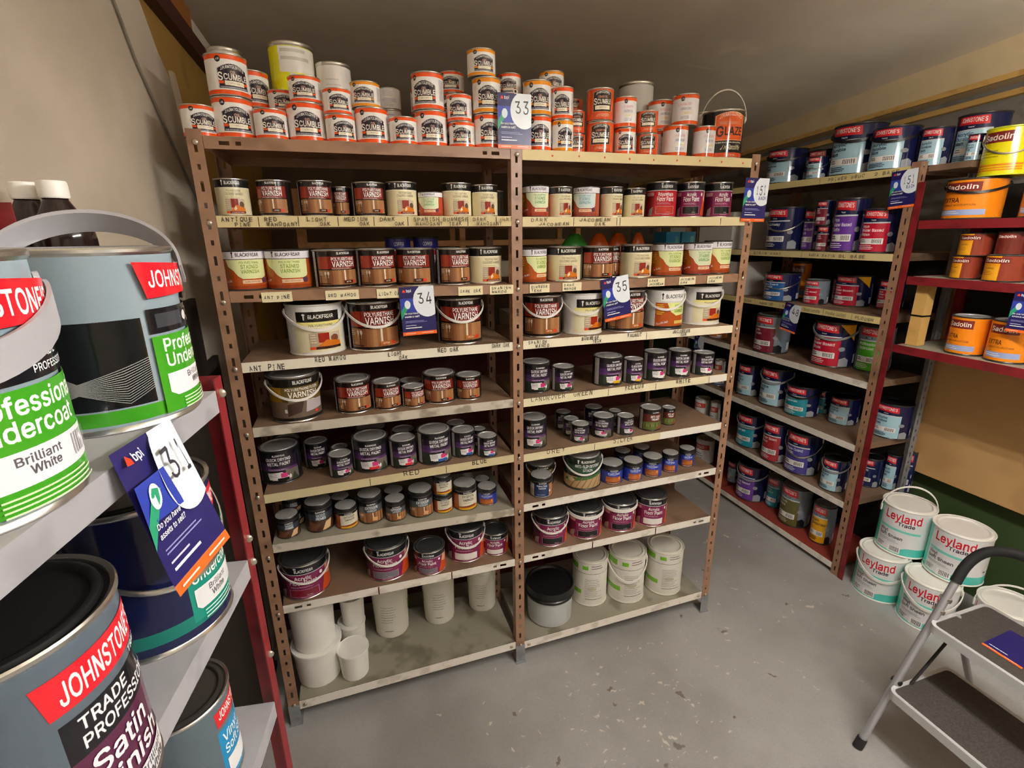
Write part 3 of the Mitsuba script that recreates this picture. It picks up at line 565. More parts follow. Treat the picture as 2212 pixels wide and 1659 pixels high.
def handle_shape(kind):
    if kind not in HANDLES:
        if kind == 'white': m, b = strap_mesh(0.84, 0.34, 0.055), 'm_strap'
        elif kind == 'rest': m, b = strap_mesh(0.86, 0.06, 0.12), 'm_strap'
        elif kind == 'black': m, b = strap_mesh(0.84, 0.2, 0.06), 'm_black'
        elif kind == 'grey': m, b = strap_mesh(0.84, 0.22, 0.05), 'm_grey'
        elif kind == 'up': m, b = strap_mesh(0.8, 0, 0.09, 1.06, 0.03, 0.62), 'm_offwhite'
        elif kind == 'bigup': m, b = bail_mesh(0.83, 0.80, 0.31, 0.115, 0.054), 'm_greyshelf'
        elif kind == 'biglow': m, b = strap_mesh(0.80, 0.2, 0.14, 1.07, 0.04), 'm_greyshelf'
        elif kind == 'down':
            q = np.radians(np.linspace(-90, 90, 25)); m, b = tube(np.stack([1.06*np.sin(q), -1.06*np.cos(q), 0.8-0.36*np.cos(q)], 1), 0.02, 8), 'm_tin'
        elif kind == 'wireup':
            q = np.radians(np.linspace(-90, 90, 25)); m, b = tube(np.stack([1.05*np.sin(q), -0.1*np.cos(q), 0.86+0.5*np.cos(q)], 1), 0.02, 8), 'm_white'
        # ears
        ears = []
        for s in (-1, 1):
            e = trimesh.creation.cylinder(0.075, 0.05, sections=14); e.apply_transform(trimesh.transformations.rotation_matrix(math.pi/2, (0, 1, 0))); e.apply_translation((s*1.03, 0, 0.83)); ears.append(ply(e, b, 40))
        HANDLES[kind] = (ply(m, b, 40), ears)
    return HANDLES[kind]
DONE = {}
def tin(name, design, opt, x, y, z, r, h, rot, label, category, group=None, handle=None, hrot=None, lean=None):
    key = fresh(name)
    if (design, opt) not in DONE:
        d = DESIGNS[design](opt); kind = d.get('kind', 'tin')
        R, tp = {'tin': (0.987, 0), 'cap': (0.987, 0), 'tub': (0.982, 0.105), 'bucket': (0.99, 0.09)}[kind]
        if kind == 'cap':
            d['art'].ops = [(p.intersection(sbox(-200, 0.03, 200, 0.79)), c, a) for p, c, a in d['art'].ops]
            d['art'].ops = [o for o in d['art'].ops if not o[0].is_empty]
            d['art'].R(-180, 180, 0.682, 0.79, '17161a'); friar(d['art'], 0.7, 0.055, 40, 'e6e4de', 4, False)
        elif kind == 'tin':
            d['art'].ops = [(p.intersection(sbox(-200, 0.033, 200, 0.957)) if (p.bounds[1] < 0.033 or p.bounds[3] > 0.957) else p, c, a) for p, c, a in d['art'].ops]
            d['art'].ops = [o for o in d['art'].ops if not o[0].is_empty]
        d['print'] = d['art'].wrap(R=R, taper=tp); d['kind'] = kind; DONE[design, opt] = d
    d = DONE[design, opt]
    S = T().translate([x, y, z])
    if lean: S = S @ T().rotate(lean[0], lean[1])
    M = S @ T().rotate([0, 0, 1], rot) @ T().scale([r, r, h])
    k = d['kind']
    if k == 'tin':
        part(key, 'body', shape_of('tin', d.get('rim', 'm_tin')), M); part(key, 'lid', shape_of('lid', d.get('lid', 'm_lid')), M)
    elif k == 'cap':
        part(key, 'body', shape_of('capbody', 'm_darktin'), M); part(key, 'cap', shape_of('caplid', 'm_black'), M); part(key, 'lid', shape_of('captop', d.get('lid', 'm_lid')), M)
    elif k == 'tub':
        part(key, 'body', shape_of('tub', d['body']), M); part(key, 'lid', shape_of('tublid', d['lid']), M)
    else:
        part(key, 'body', shape_of('bucket', d['body']), M); part(key, 'lid', shape_of('bucketlid', d['lid']), M)
    part(key, 'printed_label', d['print'], M)
    if handle:
        H = S @ T().rotate([0, 0, 1], rot if hrot is None else hrot) @ T().scale([r, r, h])
        a, b = handle_shape(handle); hk = part(key, 'handle', a, H)
        for e in b: part(hk, 'ear', e, H)
    tag(key, label, category, group)
    return key

# ------------------------------------------------------------------ the room
def ceil_z(x, y): return 2.61-0.09*y+0.10*(2.3-x)
def solid(key, mesh, m, label=None, smooth=False):
    put(key, ply(mesh, m, smooth)); tag(key, label, None, None, 'structure')
solid('floor', bx(-2.2, 3.2, -4.2, 3.4, -0.08, 0.0), 'm_floor', 'grey painted concrete floor with chipped patches')
cs = [(-2.2, -4.2), (3.2, -4.2), (3.2, 3.4), (-2.2, 3.4)]
cv_ = np.array([(x, y, ceil_z(x, y)) for x, y in cs]+[(x, y, ceil_z(x, y)+0.08) for x, y in cs])
solid('ceiling', trimesh.convex.convex_hull(cv_), 'm_ceiling', 'sloping brownish plaster ceiling')
wl = Polygon([(-4.2, 0), (0.95, 0), (0.95, 1.9), (0.55, 2.0), (0.535, 2.21), (0.49, 2.25), (0.44, 2.31), (0.36, 2.36), (0.262, 2.465), (0.2, 2.52), (0.02, 2.70), (-0.03, 2.97), (-0.4, 3.0), (-4.2, 3.36)])
m = extr(wl, 0.06); v = m.vertices.copy(); m.vertices = np.stack([-1.11+v[:, 2], v[:, 0], v[:, 1]], 1)
solid('wall_left', m, 'm_wall', 'beige plastered wall left of the racks, its broken edge showing')
m = extr(Polygon([(0.545, 2.0), (0.6, 2.0), (0.47, 2.33), (0.44, 2.33)]), 0.012); v = m.vertices.copy(); m.vertices = np.stack([-1.05+v[:, 2], v[:, 0], v[:, 1]], 1)
put('wall_left__plaster_flake', ply(m, 'm_plaster'))
put('wall_left__cable', ply(tube([(-1.044, 0.03-0.06, 2.44), (-1.044, 0.1, 2.27), (-1.044, 0.25, 2.14), (-1.044, 0.42, 2.0), (-1.044, 0.62, 1.86)], 0.0035, 8), 'm_greywall', True))
solid('wall_alcove', bx(-1.22, -1.15, -0.2, 3.4, 0, 3.05), 'm_yellowwall', 'ochre wall seen past the broken edge of the left wall')
solid('trim_1', bx(-1.15, -1.105, 0.0, 2.6, 2.615, 2.69), 'm_darkbeam', 'dark brown timber rail under the ceiling at the left')
solid('trim_2', bx(-1.15, -1.12, 0.85, 1.3, 2.691, 2.8), 'm_orangewood', 'orange stained timber block above the dark rail')
solid('trim_3', bx(-1.15, -1.115, 1.301, 2.3, 2.691, 2.76), 'm_plaster', 'white painted batten above the dark rail')
solid('wall_back', bx(-2.2, 3.2, 3.3, 3.4, 0, 2.75), 'm_backwall', 'tan wall behind the racks')
solid('wall_right', bx(2.42, 2.5, -4.2, 3.4, 0, 2.9), 'm_greywall', 'rough grey wall behind the right rack')
solid('wall_front', bx(-2.2, 3.2, -4.2, -4.1, 0, 3.1), 'm_wall')
lo = bx(2.33, 2.42, -2.0, 3.2, 0, 0.95); solid('trim_4', lo, 'm_green', 'dark green painted lower wall beside the racks')
solid('trim_5', bx(2.25, 2.275, -2.0, 0.6, 0.56, 1.7), 'm_tanwall', 'tan board fixed to the right wall above the green paint')
bz_ = lambda y: 2.441-0.058*y
bv = []
for y in (-2.0, 3.2): bv += [(2.3, y, bz_(y)), (2.42, y, bz_(y)), (2.42, y, ceil_z(2.42, y)+0.03), (2.3, y, ceil_z(2.3, y)+0.03)]
solid('trim_6', trimesh.convex.convex_hull(np.array(bv)), 'm_beige', 'beige boxed beam along the top of the right wall')
put('trim_6__batten', ply(trimesh.convex.convex_hull(np.array([(x, y, bz_(y)+dz) for y in (-2.0, 3.2) for x in (2.385, 2.42) for dz in (-0.055, -0.03)])), 'm_timber'))
put('trim_6__edge_batten', ply(trimesh.convex.convex_hull(np.array([(x, y, bz_(y)+dz) for y in (-2.0, 3.2) for x in (2.29, 2.302) for dz in (-0.004, 0.02)])), 'm_timber'))

# ------------------------------------------------------------------ strip lamps
for (a, b, w) in LAMPS:
    key = fresh('strip_lamp'); a, b = np.array(a), np.array(b); d = (b-a)/np.linalg.norm(b-a); s = np.array([-d[1], d[0], 0]); s /= np.linalg.norm(s)
    up = np.array([0, 0, 0.075])
    part(key, 'housing', ply(bar(a+up-d*0.02, b+up+d*0.02, 0.07, 0.04), 'm_white'))
    for e in (0.2, 0.8):
        c = a+(b-a)*e+up; part(key, 'hanger', ply(tube([c+np.array([0, 0, 0.02]), np.array([c[0], c[1], ceil_z(c[0], c[1])-0.001])], 0.006, 8), 'm_white', 40))
    for q in (-0.045, 0.045):
        t = tube([a+s*q, (a+b)/2+s*q, b+s*q], 0.013, 14)
        sh = ply(t, 'm_tube_end', True); sh['emitter'] = {'type': 'area', 'radiance': {'type': 'rgb', 'value': [w*c for c in LAMP_TINT]}}
        part(key, 'tube', sh)
        for e, o in ((a, -1), (b, 1)): part(key, 'end_cap', ply(bar(e+s*q+d*o*0.001, e+s*q+d*o*0.022, 0.03, 0.03), 'm_tube_end')); part(key, 'bracket', ply(bar(e+s*q+d*o*0.012, e+s*q+d*o*0.012+up*0.7, 0.02, 0.02, (1, 0, 0)), 'm_white'))
    tag(key, ['twin tube ceiling strip lamp over the aisle beside the step stool', 'twin tube ceiling strip lamp behind the viewer', 'twin tube ceiling strip lamp over the back aisle'][COUNT['strip_lamp']-1], 'lamp')

# ------------------------------------------------------------------ racks
W0, WR, D = 0.915, 0.9606, 0.36
def slotted(w, L, slots):
    p = sbox(-w/2, 0, w/2, L)
    holes = [sbox(x-sw/2, z-sl/2, x+sw/2, z+sl/2) for x, z, sw, sl in slots if 0.01 < z < L-0.01]
    return p.difference(shapely.union_all(holes))
def slots(L, pitch=0.05):
    o = []; i = 0; z = 0.04
    while z < L-0.02:
        o.append((0.0, z, 0.008, 0.026 if i % 2 == 0 else 0.014)); z += pitch; i += 1
    return o
def angle_mesh(w, L, t=0.002):
    """An L-shaped slotted upright: front flange in the xz plane facing -y from x = 0 to w, side flange along +y at x = 0."""
    m1 = xz(extr(affinity.translate(slotted(w, L, slots(L)), w/2, 0), t), 0)
    m2 = xz(extr(affinity.translate(slotted(w, L, slots(L, 0.045)), w/2, 0), t), 0)
    v = m2.vertices.copy(); m2.vertices = np.stack([v[:, 1]*0+v[:, 1], v[:, 0], v[:, 2]], 1); m2.invert()
    return cat(m1, m2)
def post(parent, x, y, w, L, mat, face=0, mirror=False, z0=0.0):
    m = angle_mesh(w, L)
    if mirror: m.apply_scale((-1, 1, 1)); m.invert() if False else None
    M = T().translate([x, y, z0]) @ T().rotate([0, 0, 1], face)
    return part(parent, 'upright', ply(m, mat), M)
def tray(x0, x1, y0, y1, zl, zr, lip=0.032, bmat='m_board', t=0.002):
    """A folded shelf: plate with turned-down front, back and side lips, sloping from zl to zr."""
    m = cat(bx(x0, x1, y0+t, y1-t, -0.003, 0), bx(x0, x1, y1-t, y1, -lip, 0), bx(x0, x0+t, y0+t, y1-t, -lip, -0.003), bx(x1-t, x1, y0+t, y1-t, -lip, -0.003))
    return m
def shear(m, x0, x1, zl, zr):
    v = m.vertices.copy(); v[:, 2] += zl+(zr-zl)*(v[:, 0]-x0)/(x1-x0); m.vertices = v; return m
BOLT = None
def bolt_shape():
    global BOLT
    if BOLT is None:
        b = trimesh.creation.icosphere(2, 0.0075); b.apply_scale((1, 0.55, 1)); BOLT = ply(b, 'm_bolt', True)
    return BOLT

def hand(a, s, x, z, h, w, c='4a4340', seed=1):
    """Handwritten capitals, every letter a little off."""
    r = random.Random(seed); n = max(len(s), 1); adv = w/n
    for i, ch in enumerate(s):
        if ch == ' ': continue
        a.T(ch, x+adv*(i+0.5)+adv*0.1*(r.random()-0.5), z+h*0.16*(r.random()-0.5), h*(0.85+0.3*r.random()), adv*(0.3 if ch in 'I1' else 0.7), c, h < 0.02, 0, 0.12*(r.random()-0.3), 14*(r.random()-0.5))
    return a

SH_L = [(2.069, 2.07), (1.863, 1.862), (1.651, 1.639), (1.435, 1.435), (1.221, 1.22), (0.983, 0.997), (0.791, 0.764), (0.538, 0.529), (0.098, 0.11)]
SH_R = [(2.068, 2.069), (1.86, 1.859), (1.636, 1.643), (1.436, 1.434), (1.215, 1.226), (0.99, 1.004), (0.772, 0.784), (0.534, 0.537), (0.099, 0.117)]
rack = fresh('shelving_rack')
tag(rack, 'tall two-bay brown slotted steel rack full of varnish tins facing the viewer', 'shelving rack')
PW = 0.038
u = [post(rack, -W0-PW/2, -0.002, PW, 2.085, 'm_brown'), post(rack, -PW/2, -0.002, PW, 2.085, 'm_brown'), post(rack, WR+PW/2, -0.002, PW, 2.085, 'm_brown', 90)]
# the right-hand upright turns its other flange to the front
del scene[u[2]]
mm = angle_mesh(PW, 2.085); mm.apply_scale((-1, 1, 1)); u[2] = rack+'__upright_002'; put(u[2], ply(mm, 'm_brown'), T().translate([WR+PW/2, -0.002, 0]))
for x, f in ((-W0-PW/2, 1), (-PW/2, 1), (WR+PW/2, -1)):
    mb = angle_mesh(PW, 2.085); mb.apply_scale((f, -1, 1)); part(rack, 'upright', ply(mb, 'm_brown'), T().translate([x, D+0.004, 0]))
for i, x in enumerate((-W0, 0, WR)):
    f = bx(x-PW/2-0.004, x+PW/2+0.004, -0.012, 0.05, 0.0, 0.004); k = part(u[i], 'foot', ply(cat(f, bx(x-PW/2-0.001, x+PW/2+0.001, -0.0045, -0.0025, 0.004, 0.09)), 'm_galv'))
    for zl in [s[1] if i < 2 else s[1] for s in (SH_L if i < 2 else SH_R)]:
        part(u[i], 'bolt', bolt_shape(), T().translate([x+0.002, -0.005, zl-0.018]))
LIPM = {'L': ['m_brown', 't', 'm_brown', 't', 'm_wornlip', 't', 'm_wornlip', 'm_whitelip', 'm_whitelip'], 'R': ['t', 't', 'm_brown', 't', 't', 't', 'm_whitelip', 'm_whitelip', 'm_whitelip']}
def tape(side, i, x0, x1, zl, zr, lip):
    """The masking tape stuck along a shelf's front lip, with its handwriting."""
    L = x1-x0; a = Art()
    pale = {('L', 1): 'd3c294', ('R', 1): 'd8caa0', ('R', 0): 'dccb9c', ('L', 3): 'e6e0cc', ('R', 3): 'e9e1c6', ('L', 5): 'cdc098', ('R', 4): 'e2d9b6', ('R', 5): 'd9cfaa'}[side, i]
    a.R(0, L, -lip+0.001, 0.0005, pale)
    def div(*xs):
        for x in xs: a.R(x*L-0.0012, x*L+0.0012, -lip+0.003, -0.002, '4a443a')
    W = lambda s, x, row, h, w, seed=1, c='4d463c': hand(a, s, x*L, -lip*(0.88 if row else 0.46), h*lip, w*L, c, seed)
    if (side, i) == ('R', 0):
        for k in range(9): a.C(L*(0.115+0.105*k), -lip*(0.5+0.05*math.sin(k*5)), 0.0035, 0.0035, 'c8553a', 10)
    if (side, i) == ('L', 1):
        div(.123, .245, .372, .492, .61, .722, .83, .94)
        for (p, q, x, y) in (('ANTIQUE', 'PINE', .012, .05), ('RED', 'MAHOGANY', .14, .145), ('LIGHT', 'OAK', .27, .31), ('MEDIUM', 'OAK', .39, .44), ('DARK', 'OAK', .51, .56), ('SPANISH', 'MAHOGANY', .628, .635), ('BURMESE', 'TEAK', .735, .755), ('DARK', 'MAHOGANY', .845, .86)):
            W(p, x, 0, .34, .0135*len(p), len(p)); W(q, y, 1, .32, .0125*len(q), len(q)+3)
        W('WALNUT', .95, 0, .3, .048, 4)
    if (side, i) == ('R', 1):
        div(.205, .388, .402, .875)
        for (p, q, x, y) in (('DARK', 'JACOBEAN', .03, .06), ('JACOBEAN', 'OAK', .225, .29)): W(p, x, 0, .34, .017*len(p), len(p), '6b614f'); W(q, y, 1, .32, .016*len(q), len(q), '6b614f')
    if (side, i) == ('L', 3):
        W('ANT PINE', .02, 1, .55, .12, 2, '3c3a3a'); W('RED MAHOG', .24, 0, .5, .11, 3, '3c3a3a'); W('LIGHT', .5, 0, .42, .055, 4, '3c3a3a'); W('OAK', .54, 1, .4, .035, 4, '3c3a3a'); W('MED OAK', .69, 0, .45, .085, 5, '3c3a3a'); W('DARK OAK', .91, 0, .45, .075, 6, '3c3a3a')
    if (side, i) == ('R', 3):
        div(.555); W('SPANISH', .02, 0, .4, .08, 2, '3c3a3a'); W('MAHOG', .05, 1, .36, .06, 3, '3c3a3a'); W('BURMESE', .25, 0, .42, .08, 4, '3c3a3a'); W('TEAK', .3, 1, .36, .04, 4, '3c3a3a'); W('WALNUT', .46, 0, .44, .07, 5, '3c3a3a'); W('JACOBEAN', .68, 0, .42, .09, 6, '3c3a3a'); W('OAK', .72, 1, .36, .035, 6, '3c3a3a')
    if (side, i) == ('R', 4):
        div(.385, .62); W('LANDROVER', .03, 0, .66, .155, 2, '5a5344'); W('GREEN', .22, 0, .66, .09, 3, '5a5344'); W('YELLOW', .46, 0, .66, .1, 4, '4d463c'); W('WHITE', .72, 0, .62, .08, 5, '4d463c'); a.R(.9*L, .995*L, -lip+.002, -.001, 'e6e0d6')
    if (side, i) == ('L', 5):
        div(.39, .7); W('RED', .52, 0, .7, .07, 2, '3c352c'); W('BLUE', .81, 0, .62, .07, 3, '4d463c')
    if (side, i) == ('R', 5):
        div(.33); W('GREY', .1, 0, .66, .09, 2, '4d463c'); W('SILVER', .42, 0, .7, .1, 3, '4d463c'); a.R(.66*L, .995*L, -lip+.001, 0.0, 'e6e2d8')
    sl = (zr-zl)/L
    return a.flat(lambda p, q, l: np.stack([x0+p, -0.0022-0.00012*l, zl+sl*p+q], 1), (0, -1, 0))
def card(parent, s, x, z, w=0.085, h=0.03, rot=0):
    a = Art(); a.R(0, w, 0, h, 'e6dcb6'); rows = s.split('/')
    for k, t in enumerate(rows): hand(a, t, w*0.06, h*(0.3 if len(rows) == 1 else 0.56-0.42*k), h*(0.36 if len(rows) == 1 else 0.28), w*0.86*min(1, len(t)/9+.2), '3c3a3e', len(t)+k)
    c, sn = math.cos(math.radians(rot)), math.sin(math.radians(rot))
    part(parent, 'price_card', a.flat(lambda p, q, l: np.stack([x+c*p-sn*q, -0.0026-0.00012*l, z+sn*p+c*q], 1), (0, -1, 0)))
SHELFKEY = {}
for side, x0, x1, S in (('L', -W0+PW/2+0.001, -PW/2-0.001, SH_L), ('R', PW/2+0.001, WR-PW/2-0.001, SH_R)):
    for i, (zl, zr) in enumerate(S):
        mat = 'm_greyboard' if (i == 8 or (side == 'L' and i == 6)) else 'm_brown' if i < 2 else 'm_board'
        lip = 0.032 if i < 8 else 0.036
        k = part(rack, 'shelf', ply(shear(tray(x0, x1, 0.002, D, 0, 0, lip), x0, x1, zl, zr), mat)); SHELFKEY[side, i] = k
        lm = LIPM[side][i]; L = x1-x0
        hs = []
        if lm in ('m_brown', 'm_whitelip') and i < 8:
            for e in ((0.05, 0.026), (0.085, 0.014)):
                for xx in ((e[0], L-e[0]) if lm == 'm_whitelip' else ((e[0],) if side == 'L' and i in (0, 2) else ())+((L-e[0],) if i == 0 else ())): hs.append(sbox(xx-e[1]/2, -lip*0.68, xx+e[1]/2, -lip*0.36))
        p = sbox(0, -lip, L, 0)
        if hs: p = p.difference(shapely.union_all(hs))
        m = xz(extr(p, 0.002), 0.0); m.apply_translation((x0, 0, 0))
        part(k, 'front_lip', ply(shear(m, x0, x1, zl, zr), 'm_brown' if lm == 't' else lm))
        if lm == 't': part(k, 'tape_strip', tape(side, i, x0, x1, zl, zr, lip))
        if lm == 'm_whitelip' and i == 7:
            for q in ((0.38, 0.7) if side == 'L' else (0.34, 0.68)):
                xx = x0+q*L; zz = zl+(zr-zl)*q; part(k, 'divider_mark', ply(bx(xx-0.002, xx+0.002, -0.0012, 0.0, zz-lip, zz), 'm_darkred'))
        for s in ((0.02, L-0.02) if i == 8 else ()): part(k, 'bolt', bolt_shape(), T().translate([x0+s, -0.003, zl+(zr-zl)*s/L-0.017]))
for s, x in (('ANT PINE', -0.81), ('RED MAHOG', -0.63), ('LIGHT OAK', -0.475), ('DARK OAK', -0.21), ('SPANISH/MAHOG', -0.1)): card(SHELFKEY['L', 2], s, x, 1.6165-(x+0.9)*0.012, 0.1 if 'RED' in s else 0.085)
for s, x in (('BURMESE/TEAK', 0.045), ('DARK/MAHOG', 0.17), ('DARK/JACOBEAN', 0.52), ('JACOBEAN/OAK', 0.66), ('JACOBEAN/OAK', 0.79)): card(SHELFKEY['R', 2], s, x, 1.6055+x*0.006, 0.075)

# the right rack: its front faces left, two bays along the wall
XR = 1.817
rr = fresh('shelving_rack'); tag(rr, 'brown slotted steel rack of navy paint tins along the right wall', 'shelving rack')
LEV = [2.07, 1.70, 1.41, 1.09, 0.755, 0.43, 0.06]
def turn(m):
    """Built facing -y, turned to face -x: (x, y, z) -> (XR+y, -x, z)."""
    v = m.vertices.copy(); m.vertices = np.stack([XR+v[:, 1], -v[:, 0], v[:, 2]], 1); return m
for y, f in ((0.0, -1), (0.945, 1), (1.89, 1)):
    for dd, g in ((-0.002, 1), (0.375, -1)):
        m = angle_mesh(0.04, 2.085); m.apply_scale((f, g, 1)); m.apply_translation((-y+0.02*(-f), dd, 0)); part(rr, 'upright', ply(turn(m), 'm_brown' if not (y == 0.0 and g < 0) else 'm_galv'))
for b, (y0, y1) in enumerate(((0.022, 0.922), (0.968, 1.868))):
    for i, z in enumerate(LEV):
        bm = 'm_redboard' if i == 6 else 'm_board'
        m = turn(tray(-y1, -y0, 0.002, 0.37, 0, 0, 0.034)); m.apply_translation((0, 0, z)); k = part(rr, 'shelf', ply(m, bm))
        m = turn(bx(-y1, -y0, 0.0, 0.002, -0.034, 0)); m.apply_translation((0, 0, z)); part(k, 'front_lip', ply(m, 'm_whitelip' if i > 2 else 'm_brown'))
        if i < 3:
            a = Art(); L = y1-y0; a.R(0, L, -0.033, 0.0, ['d9c88e', 'dccb94', 'd8c78c'][i])
            for q in ((0.5,), (0.45,), (0.13, 0.34, 0.5, 0.66, 0.84))[i]: a.R(q*L-0.001, q*L+0.001, -0.032, -0.001, '6a604c')
            if b == 0:
                for s, q, w in ((('PRIMER', .55, .12), ('WBUC', .69, .08), ('2 BASE', .82, .13)), (('STAIN AWAY', .06, .24), ('AQUA SATIN', .5, .18), ('DL BASE', .7, .16)), (('GLOSS', .03, .07), ('AQUA GD', .17, .12), ('SATIN', .36, .1), ('TOUGH COTTON', .52, .12), ('POWER GLOSS', .68, .13), ('PLOUGH', .86, .11)))[i]:
                    hand(a, s, q*L, -0.024, 0.014, w*L, '7d725c', len(s))
            part(k, 'tape_strip', a.flat(lambda p, q, l: np.stack([np.full(len(p), XR-0.0012)-0.00012*l, y1-p, z+q], 1), (-1, 0, 0)))

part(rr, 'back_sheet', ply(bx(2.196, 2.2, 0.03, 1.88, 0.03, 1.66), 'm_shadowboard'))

# the red rack that carries on from it towards the viewer
rd = fresh('shelving_rack'); tag(rd, 'red steel rack of orange woodstain tins at the right edge', 'shelving rack')
m = bx(0.026, 0.054, -0.004, -0.002, 0, 2.0); part(rd, 'upright', ply(turn(m), 'm_red'))
m = bx(XR+0.001, XR+0.037, -0.0285, -0.0265, 0, 2.0); part(rd, 'upright', ply(m, 'm_red'))
part(rd, 'upright', ply(bx(XR-0.002, XR+0.03, -1.06, -1.03, 0, 2.0), 'm_red')); part(rd, 'upright', ply(bx(XR+0.37, XR+0.4, -0.07, -0.04, 1.2, 2.0), 'm_red'))
for z in (1.842, 1.606, 1.298):
    k = part(rd, 'shelf', ply(bx(XR+0.004, XR+0.39, -1.03, -0.066, z-0.02, z-0.0005), 'm_greyboard')); part(k, 'front_beam', ply(bx(XR-0.003, XR+0.0035, -1.03, -0.06, z-0.034, z+0.001), 'm_red'))
    part(k, 'side_beam', ply(bx(XR+0.038, XR+0.37, -0.066, -0.06, z-0.034, z+0.001), 'm_red'))
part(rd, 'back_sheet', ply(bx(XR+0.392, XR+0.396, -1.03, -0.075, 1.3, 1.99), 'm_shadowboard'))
tp = fresh('timber_post'); put(tp, ply(bx(XR+0.05, XR+0.10, -0.125, -0.075, 1.299, 1.571), 'm_timber')); tag(tp, 'short square yellow timber post standing on the lowest red shelf', 'timber')
put(tp+'__band', ply(bx(XR+0.048, XR+0.102, -0.127, -0.073, 1.43, 1.437), 'm_black'))

# the left rack: grey shelves between red uprights, slightly askew
P0 = np.array([-0.766, -0.865]); A8 = math.radians(8.5)
LU, LN = np.array([math.sin(A8), math.cos(A8)]), np.array([math.cos(A8), -math.sin(A8)])
def leftm(m):
    """(s along the rack, t out of its front, z)."""
    v = m.vertices.copy(); p = P0+v[:, :1]*LU+v[:, 1:2]*LN; m.vertices = np.column_stack([p, v[:, 2]]); m.fix_normals(); return m
lr = fresh('shelving_rack'); tag(lr, 'grey shelved rack with red uprights in the left foreground', 'shelving rack')
for s in (0.012, -0.95):
    part(lr, 'upright', ply(leftm(cat(bx(s, s+0.025, -0.002, 0.0, 0, 1.6), bx(s+0.023, s+0.025, -0.03, -0.002, 0, 1.6))), 'm_red'))
    part(lr, 'upright', ply(leftm(cat(bx(s, s+0.025, -0.246, -0.244, 0, 1.85), bx(s+0.023, s+0.025, -0.244, -0.216, 0, 1.85))), 'm_red'))
for z in (1.575, 1.275, 1.08, 1.32): 
    p = P0+LU*0.024+LN*0.001; part(lr+'__upright', 'bolt', bolt_shape(), T().translate([p[0], p[1], z]))
for z in (1.583, 1.288, 0.985, 0.5):
    k = part(lr, 'shelf', ply(leftm(cat(bx(-0.948, 0.011, -0.238, -0.003, z-0.003, z), bx(-0.948, 0.011, -0.24, -0.238, z-0.03, z))), 'm_greyshelf'))
    part(k, 'front_lip', ply(leftm(bx(-0.948, 0.011, -0.003, -0.0005, z-0.034, z)), 'm_greyshelf'))

# the rack in the back aisle, seen through the gaps
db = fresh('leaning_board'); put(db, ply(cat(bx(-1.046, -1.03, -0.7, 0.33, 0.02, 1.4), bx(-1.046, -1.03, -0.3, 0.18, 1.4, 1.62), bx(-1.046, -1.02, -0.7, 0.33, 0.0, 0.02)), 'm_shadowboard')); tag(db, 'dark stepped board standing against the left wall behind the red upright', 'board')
br = fresh('shelving_rack'); tag(br, 'brown rack in the back aisle glimpsed through the main rack', 'shelving rack')
for x in (-0.82, 0.25, 1.15):
    for y in (1.95, 2.3): part(br, 'upright', ply(cat(bx(x-0.02, x+0.02, y, y+0.003, 0, 2.1), bx(x-0.02, x-0.017, y+0.003, y+0.04, 0, 2.1)), 'm_palewood'))
for z in (0.3, 0.7, 1.05, 1.42, 1.77):
    k = part(br, 'shelf', ply(bx(-0.8, 1.13, 1.96, 2.3, z-0.02, z), 'm_board')); part(k, 'front_beam', ply(bx(-0.8, 1.13, 1.952, 1.959, z-0.036, z+0.002), 'm_palewood'))
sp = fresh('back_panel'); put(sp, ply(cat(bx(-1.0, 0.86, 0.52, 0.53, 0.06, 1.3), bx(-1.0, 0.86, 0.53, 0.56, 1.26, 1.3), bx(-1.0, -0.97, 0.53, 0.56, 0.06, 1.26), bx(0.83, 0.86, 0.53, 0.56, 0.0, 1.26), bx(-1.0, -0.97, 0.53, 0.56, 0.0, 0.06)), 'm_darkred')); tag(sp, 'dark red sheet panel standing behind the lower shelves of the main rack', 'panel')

# ------------------------------------------------------------------ price tags
def tag_art(num, sub=None):
    a = Art(); W, H = 0.106, 0.15
    a.R(0, W, 0.011, H, '241f5c').R(0, W, 0, 0.011, 'f26a2a')
    q = np.linspace(0, 2*np.pi, 40); blob = Polygon(np.stack([0.083+0.043*np.cos(q), 0.105+0.05*np.sin(q)], 1)).union(sbox(0.06, 0.1, W, H)).intersection(sbox(0, 0, W, H)).difference(sbox(0, 0.13, 0.046, H))
    sw = Polygon([(0.0, 0.05), (0.0, 0.075), (0.02, 0.105), (0.033, 0.1)]); a.P([(0.0, 0.075), (0.0, 0.115), (0.05, 0.115), (0.062, 0.07), (0.035, 0.072)], '3142a8').P(sw, '2f9c72').C(0.022, 0.096, 0.009, 0.013, 'dfe8f2').P(blob, 'e6eef6')
    a.P([(0.008, 0.134), (0.013, 0.143), (0.018, 0.138), (0.018, 0.133)], 'e8402c').T('bpi', 0.021, 0.134, 0.0085, 0.015, 'f2f2f6', True, left=True)
    hand(a, num, 0.05 if len(num) > 2 else 0.052, 0.094, 0.038 if len(num) < 3 else 0.03, 0.048, '34343e', len(num))
    if sub: hand(a, sub, 0.066, 0.076, 0.011, 0.034, '34347e', 3)
    a.T('Do you have', 0.01, 0.066, 0.006, 0.042, 'eef0f6', True, left=True).T('assets to sell?', 0.01, 0.056, 0.006, 0.046, 'eef0f6', True, left=True).lines(0.01, 0.044, 0.08, 2, 0.004, 0.0016, '8f8fc0').R(0.01, 0.044, 0.03, 0.032, 'c9c9e0').R(0.01, 0.06, 0.022, 0.025, 'e6e8f0').R(0.008, 0.04, 0.005, 0.007, 'f8d8c4').R(0.06, 0.095, 0.005, 0.007, 'f8d8c4')
    return a
